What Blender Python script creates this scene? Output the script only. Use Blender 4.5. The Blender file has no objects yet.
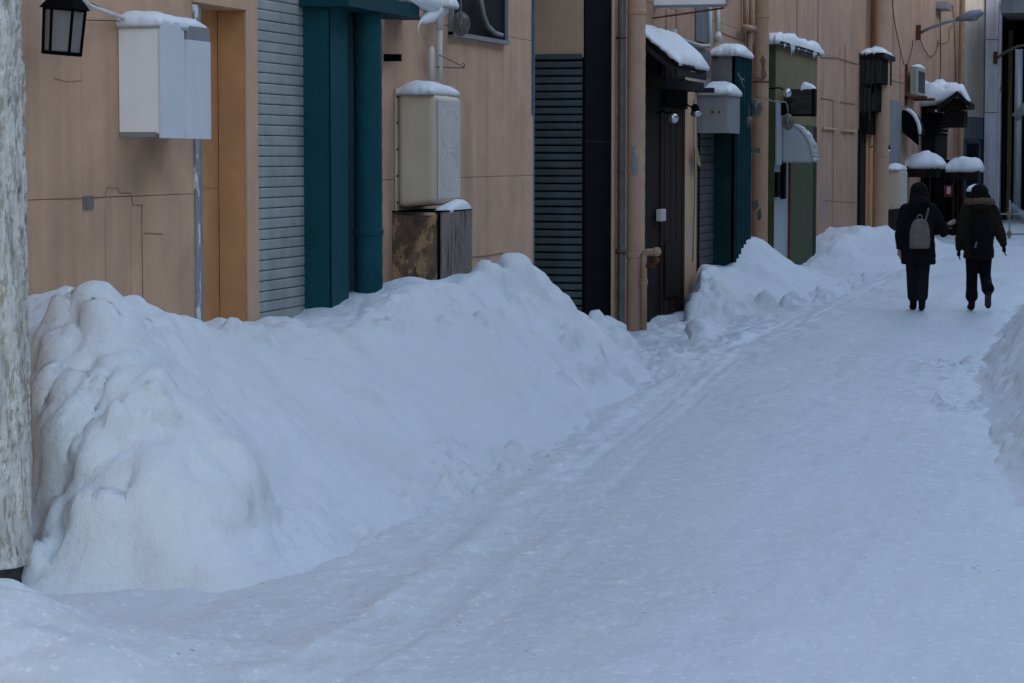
import bpy, bmesh, math, random
import numpy as np
from mathutils import Vector, Matrix
random.seed(7)
scene=bpy.context.scene
COL=scene.collection
R=math.radians
# ---------------------------------------------------------------- camera model
F=2500.;CX,CY=512.,341.5;H=2.07;W=6.3
PITCH=math.atan((CY-156)/F); YAW=math.atan((1170-CX)*math.cos(PITCH)/F)
FW=np.array([-math.sin(YAW)*math.cos(PITCH),math.cos(YAW)*math.cos(PITCH),-math.sin(PITCH)])
RT=np.array([math.cos(YAW),math.sin(YAW),0.]); UP=np.cross(RT,FW)
CAM=np.array([0,0,H])
def ray(x,y): return FW+RT*(x-CX)/F+UP*(CY-y)/F
def PX(x,y,X): r=ray(x,y); return CAM+r*(X/r[0])
def PY(x,y,Y): r=ray(x,y); return CAM+r*(Y/r[1])
def PG(x,y,z=0.): r=ray(x,y); return CAM+r*((z-H)/r[2])
def Yw(px,off=0.,py=170): return float(PX(px,py,-W+off)[1])      # street distance of a column on the facade plane
def Zw(px,py,off=0.): return float(PX(px,py,-W+off)[2])
def S(px,py,off=0.): return Vector(PX(px,py,-W+off))
cd=bpy.data.cameras.new('camera'); cam=bpy.data.objects.new('camera',cd); COL.objects.link(cam)
cd.sensor_width=36; cd.lens=F/1024*36; cd.clip_end=600; cd.clip_start=.1
cam.matrix_world=Matrix(((RT[0],UP[0],-FW[0],0),(RT[1],UP[1],-FW[1],0),(RT[2],UP[2],-FW[2],H),(0,0,0,1)))
scene.camera=cam
# ---------------------------------------------------------------- materials
def mat(name,col,rough=.7,var=.12,scale=3.,col2=None,patch=0.,streak=0.,bump=.15,bscale=60.,metal=0.,patch_scale=2.,spec=None,stretch=(1,1,1),dirt=None,dirt_amt=.5,dirt_scale=1.2,bstretch=(1,1,1)):
    m=bpy.data.materials.new(name); m.use_nodes=True; nt=m.node_tree; n=nt.nodes; l=nt.links
    b=n['Principled BSDF']; b.inputs['Roughness'].default_value=rough; b.inputs['Metallic'].default_value=metal
    if spec is None: spec=.3 if max(col)>.1 else .1
    b.inputs['Specular IOR Level'].default_value=spec
    if max(col)<.05 and col[1]<.03: b.inputs['Roughness'].default_value=max(rough,.75)
    tc=n.new('ShaderNodeTexCoord')
    def mapped(s):
        mp=n.new('ShaderNodeMapping'); mp.inputs['Scale'].default_value=s; l.new(tc.outputs['Object'],mp.inputs['Vector']); return mp.outputs['Vector']
    def noise(sc,det=6,st=(1,1,1),ro=.6):
        t=n.new('ShaderNodeTexNoise'); t.inputs['Scale'].default_value=sc; t.inputs['Detail'].default_value=det; t.inputs['Roughness'].default_value=ro
        l.new(mapped(st),t.inputs['Vector']); return t.outputs['Fac']
    def ramp(src,a,b_,ca=(0,0,0,1),cb=(1,1,1,1)):
        r=n.new('ShaderNodeValToRGB'); r.color_ramp.elements[0].position=a; r.color_ramp.elements[1].position=b_
        r.color_ramp.elements[0].color=ca; r.color_ramp.elements[1].color=cb; l.new(src,r.inputs['Fac']); return r.outputs['Color']
    def mix(f,a,b_,mode='MIX'):
        x=n.new('ShaderNodeMix'); x.data_type='RGBA'; x.blend_type=mode
        if isinstance(f,float): x.inputs[0].default_value=f
        else: l.new(f,x.inputs[0])
        for s,v in((6,a),(7,b_)):
            if isinstance(v,tuple): x.inputs[s].default_value=v
            else: l.new(v,x.inputs[s])
        return x.outputs[2]
    c4=tuple(col)+(1,)
    k0=1-var; k1=1+var
    out=mix(ramp(noise(scale,st=stretch),.3,.7),tuple(v*k0 for v in col)+(1,),tuple(min(1,v*k1) for v in col)+(1,))
    if streak>0:
        s=ramp(noise(1.,7,(4.5,4.5,.22),.6),.45,.75)
        out=mix(s,out,mix(streak,out,(.06,.045,.035,1)))
    if col2 is not None and patch>0:
        out=mix(ramp(noise(patch_scale,9,st=stretch,ro=.7),1-patch-.02,1-patch+.02),out,tuple(col2)+(1,))
    if dirt is not None:
        d=ramp(noise(dirt_scale,7,ro=.65),.5,.8); x=n.new('ShaderNodeMath'); x.operation='MULTIPLY'; l.new(d,x.inputs[0]); x.inputs[1].default_value=dirt_amt
        out=mix(x.outputs[0],out,tuple(dirt)+(1,))
    l.new(out,b.inputs['Base Color'])
    if bump>0:
        bp=n.new('ShaderNodeBump'); bp.inputs['Strength'].default_value=bump; bp.inputs['Distance'].default_value=.02
        l.new(noise(bscale,4,st=bstretch),bp.inputs['Height']); l.new(bp.outputs[0],b.inputs['Normal'])
    return m
def scl(c,k): return tuple(v*k for v in c)
BEI=(.55,.345,.22)
M={}
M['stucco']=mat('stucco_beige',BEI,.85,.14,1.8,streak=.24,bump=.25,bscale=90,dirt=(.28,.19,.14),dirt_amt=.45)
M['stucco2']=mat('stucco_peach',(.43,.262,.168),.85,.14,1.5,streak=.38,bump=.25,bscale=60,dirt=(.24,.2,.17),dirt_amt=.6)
M['frame']=mat('painted_frame',(.53,.34,.21),.6,.08,6,bump=.1)
M['orange']=mat('orange_paint',(.55,.275,.12),.65,.12,4,bump=.15,streak=.15,dirt=(.2,.12,.07),dirt_amt=.4)
M['crack']=mat('crack_dark',(.24,.155,.10),.9,.3,20,bump=0)
M['metal']=mat('grey_metal',(.3,.31,.33),.4,.15,8,metal=.5,bump=.05)
M['flake']=mat('flaked_metal',(.3,.3,.32),.6,.15,8,col2=(.7,.7,.7),patch=.48,patch_scale=9,stretch=(1,1,.4),bump=.2,streak=.3)
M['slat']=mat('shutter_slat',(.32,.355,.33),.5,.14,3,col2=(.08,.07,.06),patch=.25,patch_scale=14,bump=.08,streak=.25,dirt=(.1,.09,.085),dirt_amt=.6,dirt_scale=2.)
M['slat3']=mat('worn_slat',(.08,.085,.09),.6,.15,3,bump=.08,streak=.5,spec=.1)
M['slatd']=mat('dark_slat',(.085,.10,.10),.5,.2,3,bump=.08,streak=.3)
M['teal']=mat('teal_paint',(.008,.06,.075),.6,.15,3,col2=(.01,.01,.012),patch=.24,patch_scale=5,bump=.45,bscale=28,spec=.1,dirt=(.02,.07,.08),dirt_amt=.3)
M['tealflat']=mat('teal_smooth',(.007,.045,.058),.65,.12,3,bump=.15,bscale=40)
M['black']=mat('black_cladding',(.0035,.0037,.0045),.8,.25,4,bump=.02,spec=.03)
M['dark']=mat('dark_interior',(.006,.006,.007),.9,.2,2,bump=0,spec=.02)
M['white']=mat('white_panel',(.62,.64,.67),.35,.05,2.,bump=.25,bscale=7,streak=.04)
M['whitelit']=mat('white_panel_lit',(.86,.81,.76),.45,.05,2,bump=.15,bscale=7,streak=.06)  # white panel lightened and warmed for the light on camera-facing sides
M['grey']=mat('grey_strip',(.22,.22,.215),.6,.1,6,bump=.1)
M['pipebei']=mat('beige_pipe',(.5,.31,.2),.55,.1,5,col2=(.2,.08,.03),patch=.21,patch_scale=5,bump=.2,streak=.2)
M['piperust']=mat('rusted_pipe',(.42,.25,.15),.6,.12,5,col2=(.1,.035,.015),patch=.36,patch_scale=5,bump=.35,streak=.3)
M['pipegrey']=mat('grey_pipe',(.14,.13,.12),.4,.25,6,metal=.4,streak=.4)
M['whitepaint']=mat('white_pipe',(.6,.58,.54),.5,.1,6,bump=.1)
M['plastic']=mat('aged_plastic',(.58,.46,.33),.5,.07,2.5,bump=.08,streak=.12,dirt=(.22,.2,.16),dirt_amt=.35,dirt_scale=2.)
M['plastic2']=mat('pale_plastic',(.56,.52,.46),.4,.07,2.5,bump=.1,streak=.1)
M['osb']=mat('strand_board',(.15,.09,.055),.8,.55,9,col2=(.42,.25,.13),patch=.46,patch_scale=4,stretch=(1.5,1.,.8),bump=.6,bscale=30,dirt=(.02,.017,.015),dirt_amt=.95,dirt_scale=3.)
M['osb2']=mat('weathered_board',(.2,.16,.13),.85,.4,12,col2=(.04,.035,.03),patch=.42,patch_scale=6,stretch=(3,3,.5),bump=.6,bscale=30,bstretch=(2,2,.3),dirt=(.3,.24,.19),dirt_amt=.5)
M['wood']=mat('dark_timber',(.013,.009,.0075),.7,.45,8,stretch=(3,3,.25),bump=.4,bscale=40,bstretch=(2,2,.1))
M['woodred']=mat('brown_timber',(.026,.012,.008),.7,.4,8,stretch=(3,3,.25),bump=.4,bscale=40,bstretch=(2,2,.1))
M['woodgrey']=mat('grey_timber',(.035,.03,.028),.8,.35,8,stretch=(3,3,.25),bump=.4,bscale=40,bstretch=(2,2,.1))
M['roof']=mat('roof_sheet',(.014,.011,.0105),.6,.2,5,bump=.2)
M['boxgrey']=mat('grey_enamel',(.27,.26,.25),.45,.1,3,bump=.08,streak=.25)
M['green']=mat('green_sheet',(.004,.035,.04),.45,.2,3,bump=.1)
M['greend']=mat('green_board',(.006,.028,.026),.6,.25,3,bump=.1)
M['stone']=mat('rough_concrete',(.17,.155,.14),.9,.3,4,col2=(.05,.04,.035),patch=.42,patch_scale=3,bump=.6,bscale=25)
M['slate']=mat('slate_panel',(.12,.13,.14),.6,.3,4,stretch=(3,3,.4),streak=.5,bump=.1)
M['olive']=mat('olive_paint',(.055,.068,.026),.6,.14,3,bump=.12,streak=.2)
M['oliveb']=mat('olive_brown_paint',(.17,.135,.055),.6,.14,3,bump=.12,streak=.3)
M['doorwhite']=mat('pale_door',(.3,.34,.37),.4,.08,2,bump=.05)
M['awnwhite']=mat('pale_awning',(.36,.37,.37),.5,.08,2,bump=.05,streak=.2)
M['woodbox']=mat('box_timber',(.04,.032,.027),.7,.45,8,stretch=(.6,.6,3),bump=.3)
M['acbody']=mat('unit_enamel',(.38,.37,.33),.45,.08,3,bump=.05,streak=.25)
M['acdark']=mat('unit_grille',(.05,.05,.048),.5,.2,30,bump=.1)
M['concrete']=mat('pale_concrete',(.8,.66,.52),.85,.08,1.5,streak=.15,bump=.1)
M['concgrey']=mat('grey_concrete',(.2,.205,.21),.85,.15,1.5,streak=.3,bump=.15)
M['pink']=mat('lilac_paint',(.74,.68,.72),.7,.1,3,col2=(.2,.09,.05),patch=.34,patch_scale=2.5,stretch=(2,2,.4),streak=.5,bump=.15)
M['rust']=mat('rust',(.12,.035,.015),.8,.4,10,bump=.4)
M['lamp']=mat('lamp_housing',(.2,.21,.22),.45,.1,5,metal=.3,bump=.05)
M['tealframe']=mat('teal_frame',(.04,.1,.12),.5,.1,5,bump=0)
M['red']=mat('red_paint',(.16,.01,.02),.5,.1,5,bump=0)
M['paper']=mat('paper',(.5,.48,.45),.7,.05,5,bump=0)
M['yellow']=mat('yellow_coupler',(.25,.16,.03),.5,.1,5,bump=0)
M['galv']=mat('galvanised_tube',(.3,.34,.36),.45,.12,8,metal=.3,bump=.1)
M['mossy']=mat('stained_post',(.16,.12,.06),.8,.3,6,stretch=(2,2,.4),streak=.6,bump=.3)
M['cable']=mat('cable_sheath',(.03,.03,.03),.6,.1,5,bump=0)
M['cablepale']=mat('pale_cord',(.22,.2,.17),.7,.1,5,bump=0)
M['rag']=mat('yellow_rag',(.3,.22,.08),.9,.15,12,bump=.3)
M['silver']=mat('lamp_reflector',(.6,.62,.65),.2,.05,5,metal=.8,bump=0)
M['blue']=mat('blue_strip',(.06,.1,.16),.5,.3,12,bump=.1)
M['far']=mat('far_wall',(.28,.27,.26),.9,.3,.5,bump=0)
def glassmat(name,col,rough,alpha=1.):
    m=bpy.data.materials.new(name); m.use_nodes=True; b=m.node_tree.nodes['Principled BSDF']
    b.inputs['Base Color'].default_value=tuple(col)+(1,); b.inputs['Roughness'].default_value=rough
    b.inputs['Alpha'].default_value=alpha; b.inputs['IOR'].default_value=1.5
    return m
M['pane']=glassmat('window_glass',(.008,.008,.009),.5); M['pane'].node_tree.nodes['Principled BSDF'].inputs['Specular IOR Level'].default_value=.05
M['lampglass']=glassmat('lantern_glass',(.22,.22,.22),.25,.75)
M['floatglass']=glassmat('float_glass',(.1,.11,.1),.08,.75)
# pillar bark-like flaking paint
def pillar_mat():
    m=mat('flaking_whitewash',(.6,.59,.55),.9,.22,9,col2=(.36,.33,.27),patch=.46,patch_scale=20,stretch=(1.8,1.8,.35),bump=1.,bscale=30,bstretch=(1.4,1.4,.5),dirt=(.3,.27,.19),dirt_amt=.6)
    return m
M['pillar']=pillar_mat()
M['rock']=mat('dark_stone',(.05,.05,.05),.8,.3,8,bump=.5,bscale=20)
# snow
def snow_mat(name,kind):
    m=bpy.data.materials.new(name); m.use_nodes=True; nt=m.node_tree; n=nt.nodes; l=nt.links
    b=n['Principled BSDF']; b.inputs['Roughness'].default_value=.6 if kind!='road' else .5
    b.inputs['Specular IOR Level'].default_value=.25
    tc=n.new('ShaderNodeTexCoord')
    def noise(sc,det=6,st=(1,1,1),ro=.6):
        mp=n.new('ShaderNodeMapping'); mp.inputs['Scale'].default_value=st; l.new(tc.outputs['Object'],mp.inputs['Vector'])
        t=n.new('ShaderNodeTexNoise'); t.inputs['Scale'].default_value=sc; t.inputs['Detail'].default_value=det; t.inputs['Roughness'].default_value=ro
        l.new(mp.outputs[0],t.inputs['Vector']); return t.outputs['Fac']
    def ramp(src,a,b_,ca=(0,0,0,1),cb=(1,1,1,1)):
        r=n.new('ShaderNodeValToRGB'); r.color_ramp.elements[0].position=a; r.color_ramp.elements[1].position=b_
        r.color_ramp.elements[0].color=ca; r.color_ramp.elements[1].color=cb; l.new(src,r.inputs['Fac']); return r.outputs['Color']
    def mix(f,a,b_):
        x=n.new('ShaderNodeMix'); x.data_type='RGBA'; l.new(f,x.inputs[0])
        for s,v in((6,a),(7,b_)):
            if isinstance(v,tuple): x.inputs[s].default_value=v
            else: l.new(v,x.inputs[s])
        return x.outputs[2]
    def math_(op,a,b_):
        x=n.new('ShaderNodeMath'); x.operation=op
        for i,v in enumerate((a,b_)):
            if isinstance(v,(int,float)): x.inputs[i].default_value=v
            else: l.new(v,x.inputs[i])
        return x.outputs[0]
    def bumpn(h,st,dist,prev=None):
        bp=n.new('ShaderNodeBump'); bp.inputs['Strength'].default_value=st; bp.inputs['Distance'].default_value=dist
        l.new(h,bp.inputs['Height'])
        if prev is not None: l.new(prev,bp.inputs['Normal'])
        return bp.outputs[0]
    if kind=='bank':
        c=mix(ramp(noise(1.1,6),.35,.7),(.69,.715,.72,1),(.64,.66,.66,1))
        c=mix(math_('MULTIPLY',ramp(noise(.75,8,ro=.7),.56,.78),.35),c,(.52,.5,.47,1))
        c=mix(math_('MULTIPLY',ramp(noise(14,4,ro=.7),.64,.72),.25),c,(.5,.48,.45,1))
        g=bumpn(noise(6,6,(1,.55,1),.65),.5,.05)
        g=bumpn(noise(19,5,ro=.7),.4,.02,g)
        g=bumpn(noise(40,3),.3,.01,g)
    elif kind=='road':
        c=mix(ramp(noise(.8,7,(1,.18,1)),.38,.66),(.66,.69,.695,1),(.575,.595,.595,1))
        c=mix(ramp(noise(7,6,(1.6,1,1),.7),.52,.68),c,(.70,.73,.735,1))
        c=mix(math_('MULTIPLY',ramp(noise(1.,6,(4.5,.1,1),.65),.5,.68),.35),c,(.56,.57,.575,1))
        c=mix(math_('MULTIPLY',ramp(noise(17,4,(1.4,1,1),.6),.58,.68),.75),c,(.86,.86,.86,1))
        # grit: dark specks where a broad mask allows
        v=n.new('ShaderNodeTexVoronoi'); v.inputs['Scale'].default_value=11.; l.new(tc.outputs['Object'],v.inputs['Vector'])
        sp=ramp(v.outputs['Distance'],.09,.15,(1,1,1,1),(0,0,0,1))
        mask=ramp(noise(.9,5,(1.8,.5,1),.6),.5,.6)
        pick=ramp(noise(30,2),.42,.52)
        c=mix(math_('MULTIPLY',math_('MULTIPLY',sp,mask),math_('MULTIPLY',pick,.8)),c,(.12,.11,.1,1))
        g=bumpn(noise(5,6,(1.3,1,1),.65),.4,.03)
        g=bumpn(noise(28,4,(1.2,1,1)),.35,.012,g)
        g=bumpn(noise(3.5,5,(4,.25,1)),.25,.02,g)
    else:
        c=mix(ramp(noise(4,4),.4,.7),(.74,.765,.77,1),(.69,.71,.71,1))
        g=bumpn(noise(30,4),.3,.015)
    l.new(c,b.inputs['Base Color']); l.new(g,b.inputs['Normal'])
    return m
M['snowbank']=snow_mat('piled_snow','bank'); M['snowroad']=snow_mat('packed_snow','road'); M['snowcap']=snow_mat('fresh_snow','cap')
def add_stain(m,spots):
    """real yellow-brown stains at fixed places in the snow"""
    nt=m.node_tree; n=nt.nodes; l=nt.links; b=n['Principled BSDF']
    src=b.inputs['Base Color'].links[0].from_socket
    tc=n.new('ShaderNodeTexCoord')
    for (p,r,col,amt) in spots:
        d=n.new('ShaderNodeVectorMath'); d.operation='DISTANCE'; l.new(tc.outputs['Object'],d.inputs[0]); d.inputs[1].default_value=p
        t=n.new('ShaderNodeTexNoise'); t.inputs['Scale'].default_value=5; t.inputs['Detail'].default_value=6; t.inputs['Roughness'].default_value=.7; l.new(tc.outputs['Object'],t.inputs['Vector'])
        a=n.new('ShaderNodeMath'); a.operation='MULTIPLY_ADD'; l.new(t.outputs['Fac'],a.inputs[0]); a.inputs[1].default_value=r*2.2; l.new(d.outputs['Value'],a.inputs[2])
        rr=n.new('ShaderNodeMapRange'); rr.inputs['From Min'].default_value=r*1.0; rr.inputs['From Max'].default_value=r*2.3; rr.inputs['To Min'].default_value=amt; rr.inputs['To Max'].default_value=0
        l.new(a.outputs[0],rr.inputs['Value'])
        x=n.new('ShaderNodeMix'); x.data_type='RGBA'; l.new(rr.outputs[0],x.inputs[0]); l.new(src,x.inputs[6]); x.inputs[7].default_value=tuple(col)+(1,)
        src=x.outputs[2]
    l.new(src,b.inputs['Base Color'])
def cloth(name,col,bump=.3,bs=25): return mat(name,col,.9,.2,10,bump=bump,bscale=bs,spec=.15)
M['coat']=cloth('black_coat',(.006,.006,.0075),.6,14); M['hair']=cloth('dark_hair',(.006,.005,.005))
M['skin']=mat('skin',(.4,.26,.2),.6,.05,5,bump=0); M['trous']=cloth('grey_trousers',(.010,.0115,.0145))
M['shoe']=cloth('black_shoe',(.006,.006,.007)); M['sole']=cloth('shoe_sole',(.045,.04,.04))
M['bag']=cloth('taupe_canvas',(.17,.14,.125),.2); M['olivecoat']=cloth('brown_coat',(.017,.013,.0085),.5,14)
M['fur']=cloth('brown_fur',(.14,.09,.06),1.,60); M['blackcloth']=cloth('black_cloth',(.0045,.0045,.006))
M['redshoe']=cloth('dark_red_boot',(.025,.008,.01)); M['glove']=cloth('pale_glove',(.28,.26,.25))
# ---------------------------------------------------------------- mesh helpers
class MB:
    def __init__(s): s.v=[];s.f=[];s.ch=[]
    def add(s,vs,fs):
        o=len(s.v); s.ch.append((list(vs),list(fs))); s.v+= [tuple(map(float,p)) for p in vs]; s.f+=[tuple(i+o for i in f) for f in fs]; return s
    def box(s,x0,x1,y0,y1,z0,z1):
        if x0>x1:x0,x1=x1,x0
        if y0>y1:y0,y1=y1,y0
        if z0>z1:z0,z1=z1,z0
        return s.add([(x0,y0,z0),(x1,y0,z0),(x1,y1,z0),(x0,y1,z0),(x0,y0,z1),(x1,y0,z1),(x1,y1,z1),(x0,y1,z1)],
              [(0,3,2,1),(4,5,6,7),(0,1,5,4),(1,2,6,5),(2,3,7,6),(3,0,4,7)])
    def wbox(s,o0,o1,y0,y1,z0,z1): return s.box(-W+o0,-W+o1,y0,y1,z0,z1)
    def hexa(s,b,t):   # 4 bottom, 4 top corners
        return s.add(list(b)+list(t),[(0,3,2,1),(4,5,6,7),(0,1,5,4),(1,2,6,5),(2,3,7,6),(3,0,4,7)])
    def tube(s,pts,r,n=12,cap=True):
        pts=[Vector(p) for p in pts]; rs=r if isinstance(r,(list,tuple)) else [r]*len(pts)
        o=len(s.v); vs=[];fs=[]
        prev=None
        for i,p in enumerate(pts):
            d=(pts[min(i+1,len(pts)-1)]-pts[max(i-1,0)]).normalized()
            a=prev if prev is not None else (Vector((0,0,1)) if abs(d.z)<.9 else Vector((1,0,0)))
            u=(a-d*a.dot(d)).normalized(); w=d.cross(u); prev=u
            for k in range(n):
                t=2*math.pi*k/n; vs.append(p+(u*math.cos(t)+w*math.sin(t))*rs[i])
        for i in range(len(pts)-1):
            for k in range(n):
                a=i*n+k;b=i*n+(k+1)%n; fs.append((a,b,b+n,a+n))
        if cap:
            fs.append(tuple(range(n-1,-1,-1))); fs.append(tuple((len(pts)-1)*n+k for k in range(n)))
        return s.add(vs,fs)
    def prism(s,poly,axis,a0,a1):
        """poly: 2D points; axis 'x','y' or 'z' extruded a0..a1"""
        n=len(poly)
        def P(p,a): return {'y':(p[0],a,p[1]),'x':(a,p[0],p[1]),'z':(p[0],p[1],a)}[axis]
        vs=[P(p,a0) for p in poly]+[P(p,a1) for p in poly]
        fs=[tuple(range(n)),tuple(range(2*n-1,n-1,-1))]+[(i,i+n,(i+1)%n+n,(i+1)%n) for i in range(n)]
        return s.add(vs,fs)
    def sphere(s,c,r,nu=14,nv=9,sc=(1,1,1)):
        vs=[];fs=[]
        for j in range(nv+1):
            ph=math.pi*j/nv
            for i in range(nu):
                t=2*math.pi*i/nu
                vs.append((c[0]+r*sc[0]*math.sin(ph)*math.cos(t),c[1]+r*sc[1]*math.sin(ph)*math.sin(t),c[2]+r*sc[2]*math.cos(ph)))
        for j in range(nv):
            for i in range(nu):
                a=j*nu+i;b=j*nu+(i+1)%nu; fs.append((a,a+nu,b+nu,b))
        return s.add(vs,fs)
    def loft(s,rings):
        """rings: list of (center, rx, ry[, rot]) horizontal ellipses bottom to top"""
        n=20;vs=[];fs=[]
        for rg in rings:
            c,rx,ry=rg[:3]
            for k in range(n):
                t=2*math.pi*k/n; vs.append((c[0]+rx*math.cos(t),c[1]+ry*math.sin(t),c[2]))
        for i in range(len(rings)-1):
            for k in range(n):
                a=i*n+k;b=i*n+(k+1)%n; fs.append((a,b,b+n,a+n))
        fs.append(tuple(range(n-1,-1,-1))); fs.append(tuple((len(rings)-1)*n+k for k in range(n)))
        return s.add(vs,fs)
    def split(s,name,m,parent=None,par2=None,**k):
        out=[]
        for vs,fs in s.ch:
            q=MB(); q.add(vs,fs); o=q.build(name,m,parent,**k)
            if par2 is not None: sub(o,par2)
            out.append(o)
        return out
    def build(s,name,m,parent=None,bevel=0.,smooth=False,remesh=0.,smoothn=0,clean=True):
        me=bpy.data.meshes.new(name); me.from_pydata(s.v,[],s.f); me.update()
        if clean and len(s.v)<60000:
            bm=bmesh.new(); bm.from_mesh(me)
            if remesh==0: bmesh.ops.remove_doubles(bm,verts=bm.verts,dist=1e-6)
            bmesh.ops.recalc_face_normals(bm,faces=bm.faces); bm.to_mesh(me); bm.free()
        me.materials.append(M[m] if isinstance(m,str) else m)
        o=bpy.data.objects.new(name,me); COL.objects.link(o)
        if remesh>0:
            md=o.modifiers.new('r','REMESH'); md.mode='VOXEL'; md.voxel_size=remesh; md.use_smooth_shade=True
            if smoothn: s2=o.modifiers.new('s','SMOOTH'); s2.iterations=smoothn; s2.factor=.5
        if bevel>0:
            md=o.modifiers.new('b','BEVEL'); md.width=bevel; md.segments=2; md.limit_method='ANGLE'; md.angle_limit=R(40)
        if smooth or remesh>0:
            for p in me.polygons: p.use_smooth=True
        elif bevel>0:
            for p in me.polygons: p.use_smooth=True
            md.harden_normals=True
        if parent is not None:
            o.parent=parent; o.matrix_parent_inverse=Matrix.Translation(-parent.location)
        return o
def tag(o,label=None,cat=None,group=None,kind=None):
    if label:o['label']=label
    if cat:o['category']=cat
    if group:o['group']=group
    if kind:o['kind']=kind
    elif cat:o['kind']='thing'
    return o
def thing(name,loc,label,cat,group=None):
    o=bpy.data.objects.new(name,None); COL.objects.link(o); o.location=Vector(loc); o.empty_display_size=.1
    return tag(o,label,cat,group)
def sub(o,parent):   # make o a sub-part of parent part (both built in world coordinates)
    o.parent=parent; o.matrix_parent_inverse=Matrix.Identity(4); return o
# ---------------------------------------------------------------- noise
def vnoise(x,y,seed=0):
    xi=np.floor(x).astype(np.int64); yi=np.floor(y).astype(np.int64); xf=x-xi; yf=y-yi
    def h(a,b):
        n=(a*374761393+b*668265263+seed*1442695041)&0xffffffff
        n=((n^(n>>13))*1274126177)&0xffffffff; n=n^(n>>16)
        return (n&0xffff)/65535.*2-1
    u=xf*xf*xf*(xf*(xf*6-15)+10); v=yf*yf*yf*(yf*(yf*6-15)+10)
    return (h(xi,yi)*(1-u)+h(xi+1,yi)*u)*(1-v)+(h(xi,yi+1)*(1-u)+h(xi+1,yi+1)*u)*v
def fbm(x,y,oct=5,seed=0,gain=.5):
    x=np.asarray(x,float);y=np.asarray(y,float);s=0;a=1.;t=0
    for o in range(oct):
        c,sn=math.cos(o*1.1),math.sin(o*1.1)
        s=s+a*vnoise((x*c-y*sn)*2**o+17.3*o,(x*sn+y*c)*2**o-9.1*o,seed+o); t+=a; a*=gain
    return s/t
def ss(a,b,x): t=np.clip((x-a)/(b-a),0,1); return t*t*(3-2*t)
# ---------------------------------------------------------------- snow height field
XC=-5.62
crestL=[(22,330),(34,309),(60,304),(95,298),(120,291),(142,293),(165,301),(190,306),(215,317),(240,312),(262,308),(300,315),(325,323),(340,321),(352,315),(372,304),(390,293),(400,289),(430,278),(455,275),(478,268),(505,262),(522,258),(535,262),(548,276),(562,294),(578,314),(592,319),(610,318),(625,325),(634,345)]
cl=[PX(x,y,XC) for x,y in crestL]
YL=np.array([10.6,10.9,11.2]+[p[1] for p in cl if p[1]>11.5]+[27.0,27.5]); ZL=np.array([.5,.9,1.15]+[p[2]-.06 for p in cl if p[1]>11.5]+[.05,0.])
XC2=-5.95
crest2=[(690,273),(700,268),(715,266),(733,266),(741,250),(748,238),(756,235),(766,243),(778,256),(790,265),(803,266),(815,261),(824,248),(834,234),(846,226),(855,225),(866,230),(880,238),(893,246),(910,246),(930,240),(950,236),(975,232),(1000,230)]
c2=[PX(x,y,XC2) for x,y in crest2]
YR=np.array([24,25,26]+[p[1] for p in c2]+[110]); ZR=np.array([.5,.5,.5]+[p[2] for p in c2]+[.5])
fp=[PG(x,y) for x,y in [(150,598),(300,593),(350,575),(425,533),(492,495),(572,446),(630,402)]]
YF=np.array([10.7,10.9,11.05]+[p[1] for p in fp]+[22.5,25.,26.6,27.3]); XF=np.array([-5.9,-5.3,-4.7]+[p[0] for p in fp]+[-4.55,-5.05,-5.6,-6.0])
o_=np.argsort(YF); YF=YF[o_];XF=XF[o_]
fp2=[PG(x,y) for x,y in [(700,330),(740,331),(795,314),(832,300),(862,284),(900,272),(940,260),(985,249),(1024,243)]]
YF2=np.array([30.2]+[p[1] for p in fp2]+[120]); XF2=np.array([-5.75]+[p[0] for p in fp2]+[-3.])
o_=np.argsort(YF2); YF2=YF2[o_];XF2=XF2[o_]
fr=[PG(x,y) for x,y in [(1024,520),(1003,450),(985,400),(980,372),(1000,335),(1024,305)]]
YFR=np.array([8.,13.]+[p[1] for p in fr]+[60,120]); XFR=np.array([-.4,-.55]+[p[0] for p in fr]+[.2,1.])
o_=np.argsort(YFR); YFR=YFR[o_];XFR=XFR[o_]
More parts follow.
